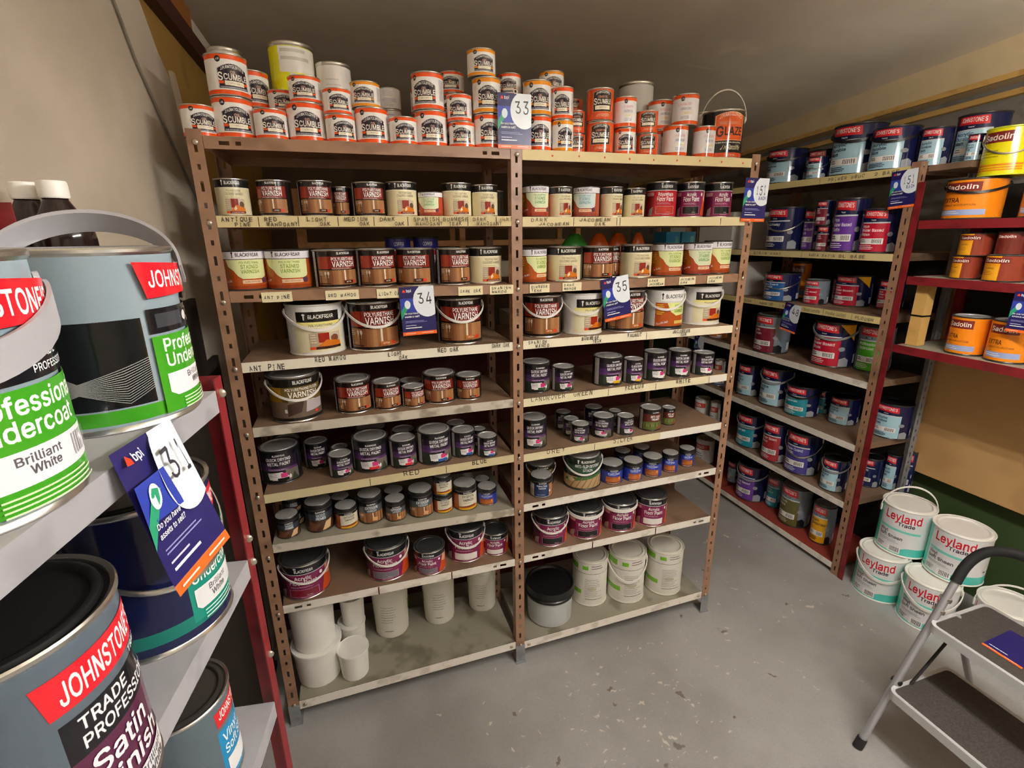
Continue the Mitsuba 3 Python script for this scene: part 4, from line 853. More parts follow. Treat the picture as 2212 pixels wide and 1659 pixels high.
def price_tag(num, place, label, sub=None, step=None):
    k = fresh('price_tag'); put(k, tag_art(num, sub).bent(place, 'm_card', step)); tag(k, label, 'price tag')
def on_front(x, z, y=-0.007, rot=0, s=1.06, out=0.0):
    """Standing against the main rack's front: lower left corner at x, z."""
    c, sn = math.cos(math.radians(rot)), math.sin(math.radians(rot))
    return lambda u, v, l: np.stack([x+s*(c*u-sn*v), y-0.00012*l-out*(1-v/0.15)**2, z+s*(sn*u+c*v)], 1)
price_tag('33', on_front(-0.062, 2.068, -0.004), 'navy price tag numbered 33 standing on the top shelf at the middle upright')
put('price_tag__hook', ply(tube([(-0.002+0.006*math.cos(t), -0.004, 2.232+0.006*math.sin(t)) for t in np.linspace(-1.5, 4.6, 16)], 0.0014, 6), 'm_white', True))
price_tag('34', on_front(-0.402, 1.485, -0.007, 1.5), 'navy price tag numbered 34 hanging from the third shelf of the left bay')
price_tag('35', on_front(0.345, 1.484, -0.007, 9), 'navy price tag numbered 35 hanging askew from the right bay')
price_tag('151', on_front(0.914, 1.843, -0.009, -1), 'navy price tag numbered 151 on the right upright of the main rack', 'EACH')
on_right = lambda y, z, rot=0: (lambda u, v, l: np.stack([np.full(len(u), XR-0.006)-0.00012*l, y-(u*math.cos(math.radians(rot))-v*math.sin(math.radians(rot)))*1.06-0*v, z+(u*math.sin(math.radians(rot))+v*math.cos(math.radians(rot)))*1.06], 1))
price_tag('151', on_right(0.085, 1.894, 4), 'navy price tag numbered 151 on the near upright of the right rack', 'EACH')
price_tag('48', on_right(0.592, 1.263, -8), 'navy price tag numbered 48 hanging on the right rack', None)
price_tag('', (lambda u, v, l: np.stack([np.full(len(u), XR-0.008)-0.00012*l, -0.46-u, 1.43+v], 1)), 'navy price tag cut off by the right edge of the photo')
price_tag('', (lambda u, v, l: np.stack([np.full(len(u), XR-0.006)-0.00012*l, 1.33-u, 1.055-0.11+v], 1)), 'navy price tag far behind the main rack on the right rack')
A_, B_, C_, D_ = np.array([-0.800, -1.122, 1.599]), np.array([-0.783, -1.004, 1.594]), np.array([-0.763, -1.138, 1.437]), np.array([-0.733, -1.040, 1.442])
def curl(u, v, l):
    p, q = (u/0.106)[:, None], (1-v/0.15)[:, None]
    pos = (A_*(1-p)+B_*p)*(1-q)+(C_*(1-p)+D_*p)*q
    n = np.array([0.93, -0.3, 0.25]); n /= np.linalg.norm(n)
    return pos+n*(0.012*np.sin(np.pi*q*1.6)*(1-q)+0.0*p)+n*0.00012*np.asarray(l)[:, None]
price_tag('31', curl, 'curled navy price tag numbered 31 hanging from the grey shelf at left', None, 0.012)

# ------------------------------------------------------------------ step stool
st = fresh('step_stool'); tag(st, 'grey folding two-step stool with black treads and a black grip at right', 'step stool')
yA, yB = -0.76, -1.19
def tread(x0, x1, z):
    p = sbox(x0, yB+0.03, x1, yA-0.03).buffer(0.03, 8)
    k = part(st, 'step', ply(cat(*[(lambda m: (m.apply_translation((0, 0, z-0.03)), m)[1])(extr(p.difference(p.buffer(-0.012)), 0.032)), (lambda m: (m.apply_translation((0, 0, z-0.03)), m)[1])(extr(p, 0.012))]), 'm_alulight'))
    m = extr(p.buffer(-0.0125), 0.0175); m.apply_translation((0, 0, z-0.0175)); part(k, 'rubber_mat', ply(m, 'm_tread'))
tread(1.14, 1.385, 0.25); tread(1.262, 1.5, 0.5)
for y in (yA+0.005, yB-0.005):
    part(st, 'front_leg', ply(tube([(1.05, y, 0.02), (1.2, y, 0.345), (1.335, y, 0.635)], 0.0125, 14), 'm_alu', 40))
    part(st, 'foot_cap', ply(tube([(1.040, y, 0.0), (1.056, y, 0.035)], 0.0165, 14), 'm_rubber', 40))
    part(st, 'rear_leg', ply(tube([(1.36, y-0.02 if y > -1 else y+0.02, 0.5), (1.62, y-0.02 if y > -1 else y+0.02, 0.02)], 0.011, 12), 'm_alu', 40))
    part(st, 'foot_cap', ply(tube([(1.61, y-0.02 if y > -1 else y+0.02, 0.035), (1.628, y-0.02 if y > -1 else y+0.02, 0.0)], 0.015, 14), 'm_rubber', 40))
    part(st, 'brace', ply(tube([(1.2, y-0.018 if y > -1 else y+0.018, 0.24), (1.42, y-0.018 if y > -1 else y+0.018, 0.47)], 0.005, 8), 'm_rubber', 40))
    for t in (0.83, 0.9):
        b = trimesh.creation.cylinder(0.008, 0.034, sections=12); b.apply_transform(trimesh.transformations.rotation_matrix(math.pi/2, (1, 0, 0))); b.apply_translation((1.05+0.285*t, y, 0.02+0.615*t)); part(st, 'rivet', ply(b, 'm_tin', 40))
    b = trimesh.creation.cylinder(0.009, 0.03, sections=12); b.apply_transform(trimesh.transformations.rotation_matrix(math.pi/2, (1, 0, 0))); b.apply_translation((1.162, y, 0.262)); part(st, 'pivot', ply(b, 'm_rubber', 40))
q = np.linspace(0, 1, 30)
gx = [(1.335, yA+0.005, 0.635), (1.35, yA+0.005, 0.668), (1.372, yA-0.0, 0.712), (1.398, yA-0.02, 0.755), (1.418, yA-0.06, 0.78), (1.43, yA-0.12, 0.79), (1.432, (yA+yB)/2, 0.79), (1.43, yB+0.12, 0.79), (1.418, yB+0.06, 0.78), (1.398, yB+0.02, 0.755), (1.372, yB, 0.712), (1.35, yB-0.005, 0.668), (1.335, yB-0.005, 0.635)]
from scipy.interpolate import CubicSpline
cs_ = CubicSpline(np.arange(len(gx)), np.array(gx)); part(st, 'grip', ply(tube(cs_(np.linspace(0, len(gx)-1, 60)), 0.0165, 14), 'm_rubber', 60))
lt = fresh('price_tag'); a = tag_art('')
put(lt, a.bent(lambda u, v, l: np.stack([1.297+v*0.95, -0.882-u, 0.5015+0.00012*l+0.012*np.clip((v-0.05)/0.1, 0, 1)**2], 1), 'm_card', 0.012)); tag(lt, 'navy price tag lying on the top step of the stool', 'price tag')

wd_ = fresh('timber_ledge'); put(wd_, ply(bx(1.87, 2.3, -0.176, -0.016, 2.045, 2.0695), 'm_board')); tag(wd_, 'plank ledge beside the near end of the right rack, under two tins', 'ledge')

# ------------------------------------------------------------------ bottles on the left shelf, and things behind
BOT = [(0, 0), (0.034, 0), (0.038, 0.004), (0.038, 0.15), (0.036, 0.165), (0.015, 0.205), (0.014, 0.212), (0, 0.212)]
CAPB = [(0.0165, 0.207), (0.018, 0.209), (0.018, 0.228), (0.0165, 0.231), (0, 0.231)]
lg = fresh('wall_ledge'); put(lg, ply(bx(-1.049, -0.9, -0.82, -0.6, 1.64, 1.652), 'm_greyshelf')); tag(lg, 'grey ledge on the left wall behind the large undercoat tin', 'ledge')
for (x, y, s, lb) in ((-0.954, -0.728, 1.0, 'dark brown glass bottle with white cap nearest the large undercoat tin'), (-1.0, -0.70, 1.0, 'dark brown glass bottle with white cap beside the rear red upright')):
    k = fresh('bottle'); M = T().translate([x, y, 1.6525]) @ T().scale([s, s, s])
    part(k, 'body', ply(lathe(BOT), 'm_bottle', 40), M); part(k, 'cap', ply(lathe(CAPB), 'm_white', 40), M)
    a = Art().R(-80, 60, 0.03, 0.12, '1e1a18').R(-30, 20, 0.085, 0.115, 'cfcac4').lines(-30, 0.07, 50, 3, 0.012, 0.004, 'b5b0aa')
    V = a.wrap(R=1.0)
    part(k, 'printed_label', V, M @ T().scale([0.0387, 0.0387, 1.0]))
    tag(k, lb, 'bottle')
def blob_bottle(x, y, z, col, lab, label, w=0.055, h=0.15):
    k = fresh('spray_bottle'); p = [(0, 0), (w, 0), (w*1.05, 0.01), (w*1.05, h*0.55), (w*0.95, h*0.75), (w*0.6, h*0.92), (w*0.3, h), (0, h)]
    M = T().translate([x, y, z]) @ T().scale([1, 0.6, 1]); part(k, 'body', ply(lathe(p), col, 40), M)
    a = Art().R(-70, 70, 0.3, 0.7, lab[0]).C(0, 0.62, 40, 0.1, lab[1]).lines(-30, 0.5, 60, 2, 0.1, 0.04, 'e8e4d8'); part(k, 'printed_label', a.wrap(R=1.0), M @ T().scale([w*1.062, w*1.062, h*0.78])); tag(k, label, 'bottle')
pr('m_orangeplastic', 'ea6a1c', 0.35); pr('m_greenplastic', '3fa03a', 0.35); pr('m_bottle', '1c1110', 0.12, 0.6); pr('m_bluebox', '2f9ac8', 0.6)
blob_bottle(0.335, 0.26, 1.64, 'm_greenplastic', ('58a83e', '9ccf3c'), 'green plastic bottle behind the tins of the right bay', 0.056, 0.165)
blob_bottle(0.45, 0.27, 1.64, 'm_orangeplastic', ('8a8a3a', 'e8843a'), 'orange plastic bottle next to the green bottle', 0.045, 0.165)
blob_bottle(0.545, 0.28, 1.641, 'm_orangeplastic', ('d8562c', 'b0482c'), 'orange plastic bottle second from the green bottle', 0.044, 0.165)
blob_bottle(0.615, 0.235, 1.642, 'm_orangeplastic', ('d8562c', 'b0482c'), 'orange plastic bottle furthest from the green bottle', 0.03, 0.165)
for i, (x, lb) in enumerate(((-0.372, 'blue and red tin behind the varnish tins, left of two'), (-0.27, 'blue and red tin behind the varnish tins, right of two'))):
    k = fresh('filler_tin'); M = T().translate([x, 0.26, 1.643]) @ T().scale([0.046, 0.046, 0.158])
    part(k, 'body', shape_of('tin', 'm_darktin'), M); part(k, 'lid', shape_of('lid', 'm_lid'), M)
    part(k, 'printed_label', (Art().R(-180, 180, 0.04, 0.96, '2a2e8e').R(-180, 180, 0.04, 0.72, 'e4e0de').P([(-60, 0.7), (60, 0.7), (60, 0.62), (0, 0.55), (-60, 0.62)], 'c8342c').T('COPPER', 0, 0.8, 0.08, 44, 'e8e6ea')).wrap(), M); tag(k, lb, 'tin', 'blue and red tins')
for i, (x, w) in enumerate(((0.79, 0.07), (0.868, 0.07))):
    k = fresh('carton'); put(k, ply(bx(x-w/2, x+w/2, 0.24, 0.33, 1.643, 1.808), 'm_bluebox'))
    a = Art().P([(0.008, 0.02), (0.06, 0.03), (0.05, 0.06), (0.012, 0.05)], 'd8d070').R(0.045, 0.062, 0.09, 0.13, '7ac0c0')
    part(k, 'printed_label', a.flat(lambda u, v, l: np.stack([x-w/2+u, 0.2395-0.0001*l, 1.66+v], 1), (0, -1, 0))); tag(k, 'bright blue carton behind the stained varnish tins, '+('left' if i == 0 else 'right')+' of two', 'carton', 'blue cartons')
def carton(x0, x1, y0, y1, z0, z1, label, m='m_carton'):
    k = fresh('carton'); put(k, ply(bx(x0, x1, y0, y1, z0, z1), m)); part(k, 'tape_strip', ply(bx(x0-0.001, x0+0.4*(x1-x0), (y0+y1)/2-0.02, (y0+y1)/2+0.02, z1-0.0005, z1+0.0008), 'm_offwhite')); tag(k, label, 'carton')
carton(1.84, 2.15, 1.1, 1.42, 1.7, 1.93, 'pale grey carton on the far bay of the right rack')
carton(1.85, 2.12, 1.5, 1.78, 1.7, 1.86, 'small pale carton beyond the pale grey carton')
carton(1.84, 2.1, 1.0, 1.3, 1.41, 1.62, 'grey carton on the far bay one shelf lower')
for k, (x, z, w, h, m_, lb) in enumerate(((-0.6, 1.42, .14, .16, 'm_darktin', 'dark drum on the back aisle rack, leftmost'), (-0.3, 1.42, .1, .2, 'm_grey', 'grey carton on the back aisle rack left of the gap'), (0.0, 1.42, .16, .12, 'm_palewood', 'brown carton on the back aisle rack behind the middle upright'), (0.5, 1.42, .12, .2, 'm_offwhite', 'pale carton on the back aisle rack behind the right bay'), (0.85, 1.42, .13, .16, 'm_darktin', 'dark carton on the back aisle rack, rightmost'), (-0.45, 1.05, .15, .18, 'm_black', 'black carton on the back aisle rack lower shelf at left'), (0.1, 1.05, .15, .15, 'm_grey', 'grey carton on the back aisle rack lower shelf in the middle'), (0.75, 1.05, .15, .18, 'm_offwhite', 'pale carton on the back aisle rack lower shelf at right'))):
    q = fresh('carton'); put(q, ply(bx(x-w, x+w, 1.98, 2.25, z, z+h), m_)); tag(q, lb, 'carton')
# a coil of cable on the floor
ck = fresh('cable_coil'); pts = []
for t in np.linspace(0, 2*np.pi*4.2, 150): pts.append((-0.665+(0.07+0.012*math.sin(t*0.7))*math.cos(t), -0.53+(0.075+0.01*math.cos(t*0.9))*math.sin(t), 0.006+0.0022*t+0.004*math.sin(t*1.3)**2))
put(ck, ply(tube(pts, 0.0045, 8), 'm_rubber', True)); tag(ck, 'black cable coiled on the floor by the red upright', 'cable')

# ------------------------------------------------------------------ the tins
TINS = [
('scumble_tin', 'sc', '', -0.9065, 0.0546, 2.0696, 0.0435, 0.0793, 25.8, 'orange-banded white scumble tin, leftmost, top shelf, left bay', 'paint tin'),
('scumble_tin', 'sc', '', -0.8211, 0.0671, 2.0697, 0.0516, 0.1042, 17.1, 'orange-banded white scumble tin, second from left, top shelf, left bay', 'paint tin'),
('scumble_tin', 'sc', '', -0.8207, 0.0671, 2.1747, 0.0526, 0.1023, 23.0, 'orange-banded white scumble tin, on top of the stack second from left, top shelf, left bay', 'paint tin'),
('scumble_tin', 'sc', '', -0.7745, 0.1822, 2.1746, 0.0465, 0.0988, 27.0, 'right orange-banded white scumble tin behind the second from left, top shelf, left bay', 'paint tin'),
('scumble_tin', 'sc', '', -0.7745, 0.1822, 2.0697, 0.0465, 0.1041, 36.0, 'orange-banded white scumble tin, back row leftmost, mostly hidden, top shelf, left bay', 'paint tin'),
('scumble_tin', 'sc', '', -0.7247, 0.0485, 2.0698, 0.0437, 0.0779, 16.9, 'orange-banded white scumble tin, third from left, top shelf, left bay', 'paint tin'),
('scumble_tin', 'sc', '', -0.6924, 0.1468, 2.1615, 0.0401, 0.0584, 9.8, 'orange-banded white scumble tin behind the third from left, top shelf, left bay', 'paint tin'),
('scumble_tin', 'sc', '', -0.6924, 0.1468, 2.0698, 0.0401, 0.0909, 18.8, 'orange-banded white scumble tin, back row second hidden, mostly hidden, top shelf, left bay', 'paint tin'),
('scumble_tin', 'sc', '', -0.6297, 0.0753, 2.0699, 0.052, 0.104, 5.1, 'orange-banded white scumble tin, fourth from left, top shelf, left bay', 'paint tin'),
('scumble_tin', 'sc', '', -0.6232, 0.0753, 2.1747, 0.0452, 0.0679, -3.7, 'orange-banded white scumble tin, on top of the stack fourth from left, top shelf, left bay', 'paint tin'),
('scumble_tin', 'sc', '', -0.5345, 0.0504, 2.07, 0.0424, 0.0743, 13.6, 'orange-banded white scumble tin, fifth from left, top shelf, left bay', 'paint tin'),
('scumble_tin', 'sc', '', -0.5374, 0.0504, 2.1451, 0.0394, 0.0673, 7.8, 'orange-banded white scumble tin, on top of the stack fifth from left, top shelf, left bay', 'paint tin'),
('large_tin', 'gt', '', -0.8465, 0.2478, 2.0697, 0.048, 0.2752, 20.0, 'left tall plain grey tin behind the second from left, top shelf, left bay', 'paint tin'),
('large_tin', 'yt', '', -0.6593, 0.251, 2.0699, 0.0661, 0.3024, 2.9, 'tall bright yellow tin behind the third from left, top shelf, left bay', 'paint tin'),
('large_tin', 'wt', '', -0.5367, 0.2433, 2.07, 0.0533, 0.2581, -0.8, 'tall plain white tin behind the fourth from left, top shelf, left bay', 'paint tin'),
('scumble_tin', 'sc', '', -0.442, 0.0666, 2.0701, 0.0487, 0.0998, -1.1, 'orange-banded white scumble tin, sixth from left, top shelf, left bay', 'paint tin'),
('scumble_tin', 'sg', '', -0.4543, 0.0666, 2.1707, 0.0429, 0.068, -12.2, 'amber-banded white scumble tin, on top of the stack sixth from left, top shelf, left bay', 'paint tin'),
('small_tin', 'ws', '', -0.3718, 0.1978, 2.199, 0.0378, 0.0603, -5.8, 'small plain white tin behind the sixth from left, top shelf, left bay', 'paint tin'),
('small_tin', 'ws', '', -0.3718, 0.1978, 2.0702, 0.0378, 0.128, 3.2, 'small plain white tin, back row third hidden, mostly hidden, top shelf, left bay', 'paint tin'),
('scumble_tin', 'sc', '', -0.3512, 0.0451, 2.0702, 0.0418, 0.0764, 1.6, 'orange-banded white scumble tin, seventh from left, top shelf, left bay', 'paint tin'),
('scumble_tin', 'sc', '', -0.2607, 0.0717, 2.0703, 0.0497, 0.1026, -4.1, 'orange-banded white scumble tin, eighth from left, top shelf, left bay', 'paint tin'),
('scumble_tin', 'sc', '', -0.2649, 0.0717, 2.1738, 0.0493, 0.1035, -24.2, 'orange-banded white scumble tin, on top of the stack eighth from left, top shelf, left bay', 'paint tin'),
('scumble_tin', 'sc', '', -0.258, 0.1943, 2.1883, 0.0443, 0.0802, -32.8, 'orange-banded white scumble tin behind the eighth from left, top shelf, left bay', 'paint tin'),
('scumble_tin', 'sc', '', -0.258, 0.1943, 2.0703, 0.0443, 0.1171, -23.8, 'orange-banded white scumble tin, back row fourth hidden, mostly hidden, top shelf, left bay', 'paint tin'),
('scumble_tin', 'sc', '', -0.1683, 0.1721, 2.2514, 0.0421, 0.0619, -17.8, 'orange-banded white scumble tin behind the ninth from left, top shelf, left bay', 'paint tin'),
('scumble_tin', 'sc', '', -0.1683, 0.1721, 2.0704, 0.0421, 0.0897, -8.8, 'orange-banded white scumble tin, back row fifth hidden, mostly hidden, top shelf, left bay', 'paint tin'),
('scumble_tin', 'sc', '', -0.1683, 0.1721, 2.1609, 0.0421, 0.0897, -8.8, 'orange-banded white scumble tin, back row sixth hidden, mostly hidden, top shelf, left bay', 'paint tin'),
('scumble_tin', 'sc', '', -0.1658, 0.0522, 2.0704, 0.0407, 0.0734, -13.0, 'orange-banded white scumble tin, ninth from left, top shelf, left bay', 'paint tin'),
('scumble_tin', 'sc', '', -0.1712, 0.0522, 2.1446, 0.039, 0.076, -18.5, 'orange-banded white scumble tin, on top of the stack ninth from left, top shelf, left bay', 'paint tin'),
('scumble_tin', 'sc', '', -0.0805, 0.0541, 2.0705, 0.0421, 0.1003, -4.1, 'orange-banded white scumble tin, tenth from left, top shelf, left bay', 'paint tin'),
('scumble_tin', 'sg', '', -0.0799, 0.0541, 2.1716, 0.045, 0.1015, -9.9, 'amber-banded white scumble tin, on top of the stack tenth from left, top shelf, left bay', 'paint tin'),
('scumble_tin', 'sg', '', -0.0951, 0.0541, 2.2739, 0.0445, 0.0747, -3.6, 'amber-banded white scumble tin, third tier of the stack tenth from left, top shelf, left bay', 'paint tin'),
('scumble_tin', 'sc', '', 0.0233, 0.1399, 2.2457, 0.0399, 0.0687, -23.7, 'orange-banded white scumble tin behind the price tag, top shelf, left bay', 'paint tin'),
('scumble_tin', 'sc', '', 0.0233, 0.1399, 2.0706, 0.0399, 0.0867, -14.7, 'orange-banded white scumble tin, back row seventh hidden, mostly hidden, top shelf, left bay', 'paint tin'),
('scumble_tin', 'sc', '', 0.0233, 0.1399, 2.1582, 0.0399, 0.0867, -14.7, 'orange-banded white scumble tin, back row eighth hidden, mostly hidden, top shelf, left bay', 'paint tin'),
('scumble_tin', 'sc', '', 0.0963, 0.0571, 2.0687, 0.0451, 0.1062, -9.3, 'orange-banded white scumble tin, leftmost, top shelf, right bay', 'paint tin'),
('scumble_tin', 'sg', '', 0.0934, 0.0571, 2.1757, 0.0466, 0.102, -9.3, 'amber-banded white scumble tin, on top of the stack leftmost, top shelf, right bay', 'paint tin'),
('scumble_tin', 'sg', '', 0.1871, 0.1637, 2.2633, 0.0437, 0.0757, -10.7, 'amber-banded white scumble tin behind the leftmost, top shelf, right bay', 'paint tin'),
('scumble_tin', 'sg', '', 0.1871, 0.1637, 2.0688, 0.0437, 0.0964, -1.7, 'amber-banded white scumble tin, back row leftmost, mostly hidden, top shelf, right bay', 'paint tin'),
('scumble_tin', 'sg', '', 0.1871, 0.1637, 2.166, 0.0437, 0.0964, -1.7, 'amber-banded white scumble tin, back row second hidden, mostly hidden, top shelf, right bay', 'paint tin'),
('scumble_tin', 'sg', '', 0.1824, 0.048, 2.0688, 0.036, 0.0985, -6.0, 'amber-banded white scumble tin, second from left, top shelf, right bay', 'paint tin'),
('scumble_tin', 'sc', '', 0.1797, 0.048, 2.1681, 0.0362, 0.0964, -26.2, 'orange-banded white scumble tin, on top of the stack second from left, top shelf, right bay', 'paint tin'),
('scumble_tin', 'lq', '', 0.2478, 0.0839, 2.0688, 0.0339, 0.0649, -13.3, 'all-orange scumble tin, third from left, top shelf, right bay', 'paint tin'),
('scumble_tin', 'lq', '', 0.2451, 0.0839, 2.1346, 0.0327, 0.0719, -13.2, 'all-orange scumble tin, on top of the stack third from left, top shelf, right bay', 'paint tin'),
('scumble_tin', 'lq', '', 0.2679, 0.1518, 2.218, 0.0327, 0.0392, -30.2, 'all-orange scumble tin behind the third from left, top shelf, right bay', 'paint tin'),
('scumble_tin', 'lq', '', 0.2679, 0.1518, 2.0689, 0.0327, 0.1483, -21.2, 'all-orange scumble tin, back row third hidden, mostly hidden, top shelf, right bay', 'paint tin'),
('scumble_tin', 'lq', '', 0.3289, 0.0592, 2.0689, 0.0472, 0.1003, -24.4, 'all-orange scumble tin, fourth from left, top shelf, right bay', 'paint tin'),
('scumble_tin', 'lq', '', 0.3254, 0.0592, 2.1701, 0.0456, 0.1013, -15.6, 'all-orange scumble tin, on top of the stack fourth from left, top shelf, right bay', 'paint tin'),
('scumble_tin', 'sc', '', 0.4228, 0.0489, 2.069, 0.0369, 0.085, -24.1, 'orange-banded white scumble tin, fifth from left, top shelf, right bay', 'paint tin'),
('undercoat_tin', 'uc', '', 0.4181, 0.0489, 2.1548, 0.0385, 0.0958, -18.2, 'orange-banded undercoat tin, on top of the stack fifth from left, top shelf, right bay', 'paint tin'),
('large_tin', 'gt', '', 0.5831, 0.2583, 2.0692, 0.0657, 0.2859, -30.7, 'tall plain grey tin behind the fifth from left, top shelf, right bay', 'paint tin'),
('scumble_tin', 'lq', '', 0.5142, 0.05, 2.0691, 0.038, 0.0702, -29.2, 'all-orange scumble tin, sixth from left, top shelf, right bay', 'paint tin'),
('scumble_tin', 'lq', '', 0.5087, 0.05, 2.1401, 0.0375, 0.0734, -26.2, 'all-orange scumble tin, on top of the stack sixth from left, top shelf, right bay', 'paint tin'),
('undercoat_tin', 'uc', '', 0.6281, 0.153, 2.1747, 0.0456, 0.1008, -15.7, 'orange-banded undercoat tin behind the sixth from left, top shelf, right bay', 'paint tin'),
('undercoat_tin', 'uc', '', 0.6281, 0.153, 2.0693, 0.0456, 0.1046, -6.7, 'orange-banded undercoat tin, back row fourth hidden, mostly hidden, top shelf, right bay', 'paint tin'),
('undercoat_tin', 'uc', '', 0.635, 0.0571, 2.0693, 0.0451, 0.104, -17.3, 'orange-banded undercoat tin, seventh from left, top shelf, right bay', 'paint tin'),
('undercoat_tin', 'uc', '', 0.7573, 0.0505, 2.0694, 0.0393, 0.1073, -13.9, 'orange-banded undercoat tin, eighth from left, top shelf, right bay', 'paint tin'),
('undercoat_tin', 'uc', '', 0.67, 0.0571, 2.1741, 0.0455, 0.102, -41.3, 'orange-banded undercoat tin, on top of the stack seventh from left, top shelf, right bay', 'paint tin'),
('glaze_bucket', 'gz', '', 0.8642, 0.0878, 2.0695, 0.0758, 0.1689, -15.5, 'black and orange glaze bucket, ninth from left, top shelf, right bay', 'bucket',None,'up', -31),
('white_bucket', 'wp0', '', 0.8603, 0.1969, 2.0695, 0.0369, 0.1902, -37.3, 'plain white bucket behind the eighth from left, top shelf, right bay', 'bucket'),
('varnish_tin', 'cv', '', -0.8548, 0.065, 1.8636, 0.045, 0.1024, 3.8, 'cream varnish tin with black top, leftmost, second shelf, left bay', 'paint tin'),
('varnish_tin', 'pv', '', -0.7421, 0.0678, 1.8634, 0.0478, 0.1011, -11.5, 'maroon and wood-print varnish tin, second from left, second shelf, left bay', 'paint tin'),
('varnish_tin', 'pv', '', -0.6267, 0.0692, 1.8633, 0.0494, 0.1022, 5.0, 'maroon and wood-print varnish tin, third from left, second shelf, left bay', 'paint tin'),
('varnish_tin', 'pv', '', -0.5508, 0.1004, 1.8632, 0.0301, 0.09, -17.8, 'maroon and wood-print varnish tin, fourth from left, second shelf, left bay', 'paint tin'),
('varnish_tin', 'pv', '', -0.4693, 0.069, 1.8631, 0.049, 0.1011, 2.7, 'maroon and wood-print varnish tin, fifth from left, second shelf, left bay', 'paint tin'),
('varnish_tin', 'cv', '', -0.3682, 0.0699, 1.863, 0.0491, 0.1042, -0.6, 'cream varnish tin with black top, sixth from left, second shelf, left bay', 'paint tin'),
('varnish_tin', 'sv', 'g', -0.2774, 0.0583, 1.8629, 0.0397, 0.0754, -29.8, 'green-lettered white-topped varnish tin, seventh from left, second shelf, left bay', 'paint tin'),
('varnish_tin', 'cv', '', -0.1873, 0.0693, 1.8628, 0.0484, 0.1045, -3.5, 'cream varnish tin with black top, eighth from left, second shelf, left bay', 'paint tin'),
('varnish_tin', 'cv', '', -0.0926, 0.0629, 1.8627, 0.0437, 0.1007, -9.4, 'cream varnish tin with black top, ninth from left, second shelf, left bay', 'paint tin'),
('small_tin', 'dk', '', -0.0522, 0.0928, 1.8626, 0.0322, 0.0854, -16.1, 'small blank dark tin, tenth from left, second shelf, left bay', 'paint tin'),
('varnish_tin', 'sv', 'g', 0.0926, 0.0669, 1.8605, 0.0469, 0.1035, -12.0, 'green-lettered white-topped varnish tin, leftmost, second shelf, right bay', 'paint tin'),
('varnish_tin', 'cv', '', 0.1838, 0.0613, 1.8604, 0.0413, 0.1015, -2.8, 'cream varnish tin with black top, second from left, second shelf, right bay', 'paint tin'),
('varnish_tin', 'sv', 'b', 0.2874, 0.0685, 1.8603, 0.0485, 0.1035, -43.5, 'blue-lettered white-topped varnish tin, third from left, second shelf, right bay', 'paint tin'),
('varnish_tin', 'cv', '', 0.3858, 0.0607, 1.8602, 0.0407, 0.1045, 1.3, 'cream varnish tin with black top, fourth from left, second shelf, right bay', 'paint tin'),
('varnish_tin', 'cv', '', 0.4795, 0.0593, 1.8601, 0.0393, 0.1015, -19.5, 'cream varnish tin with black top, fifth from left, second shelf, right bay', 'paint tin'),
('floor_paint_tin', 'fp', '', 0.607, 0.0765, 1.86, 0.0565, 0.1267, -16.3, 'bright red floor paint tin, sixth from left, second shelf, right bay', 'paint tin'),
('floor_paint_tin', 'ac', 'k', 0.7333, 0.0713, 1.8598, 0.0513, 0.1278, -30.9, 'plum floor paint tin, black patch, seventh from left, second shelf, right bay', 'paint tin'),
('floor_paint_tin', 'ac', 'k', 0.8624, 0.0716, 1.8597, 0.0516, 0.1291, -15.7, 'plum floor paint tin, black patch, eighth from left, second shelf, right bay', 'paint tin'),
('varnish_tin', 'sv', 'y', -0.855, 0.0789, 1.6511, 0.059, 0.1175, 9.5, 'lime-panelled white-topped varnish tin, leftmost, third shelf, left bay', 'paint tin'),
('varnish_tin', 'sv', 'y', -0.7328, 0.086, 1.6494, 0.0659, 0.1183, -3.1, 'lime-panelled white-topped varnish tin, second from left, third shelf, left bay', 'paint tin'),
('varnish_tin', 'pv', '', -0.595, 0.0851, 1.6475, 0.065, 0.1177, 18.5, 'maroon and wood-print varnish tin, third from left, third shelf, left bay', 'paint tin'),
('varnish_tin', 'pv', '', -0.464, 0.0823, 1.6457, 0.0625, 0.12, 11.3, 'maroon and wood-print varnish tin, fourth from left, third shelf, left bay', 'paint tin'),
('varnish_tin', 'pv', '', -0.3342, 0.0843, 1.6439, 0.0638, 0.1209, -18.9, 'maroon and wood-print varnish tin, fifth from left, third shelf, left bay', 'paint tin'),
('varnish_tin', 'pv', '', -0.2095, 0.077, 1.6422, 0.0577, 0.1205, 12.2, 'maroon and wood-print varnish tin, sixth from left, third shelf, left bay', 'paint tin'),
('varnish_tin', 'cv', '', -0.0901, 0.0893, 1.6406, 0.059, 0.1229, -0.5, 'cream varnish tin with black top, seventh from left, third shelf, left bay', 'paint tin'),
('varnish_tin', 'sv', 'y', 0.0824, 0.072, 1.6371, 0.052, 0.1204, 9.7, 'lime-panelled white-topped varnish tin, leftmost, third shelf, right bay', 'paint tin'),
('varnish_tin', 'cv', '', 0.2108, 0.083, 1.6381, 0.063, 0.1226, -15.2, 'cream varnish tin with black top, second from left, third shelf, right bay', 'paint tin'),
('varnish_tin', 'pv', '', 0.3465, 0.0815, 1.6391, 0.0616, 0.1208, -12.9, 'maroon and wood-print varnish tin, third from left, third shelf, right bay', 'paint tin'),
('varnish_tin', 'pv', '', 0.4323, 0.1405, 1.6397, 0.0396, 0.1173, 1.2, 'maroon and wood-print varnish tin, fourth from left, third shelf, right bay', 'paint tin'),
('varnish_tin', 'cv', '', 0.5144, 0.0791, 1.6404, 0.06, 0.123, -14.2, 'cream varnish tin with black top, fifth from left, third shelf, right bay', 'paint tin'),
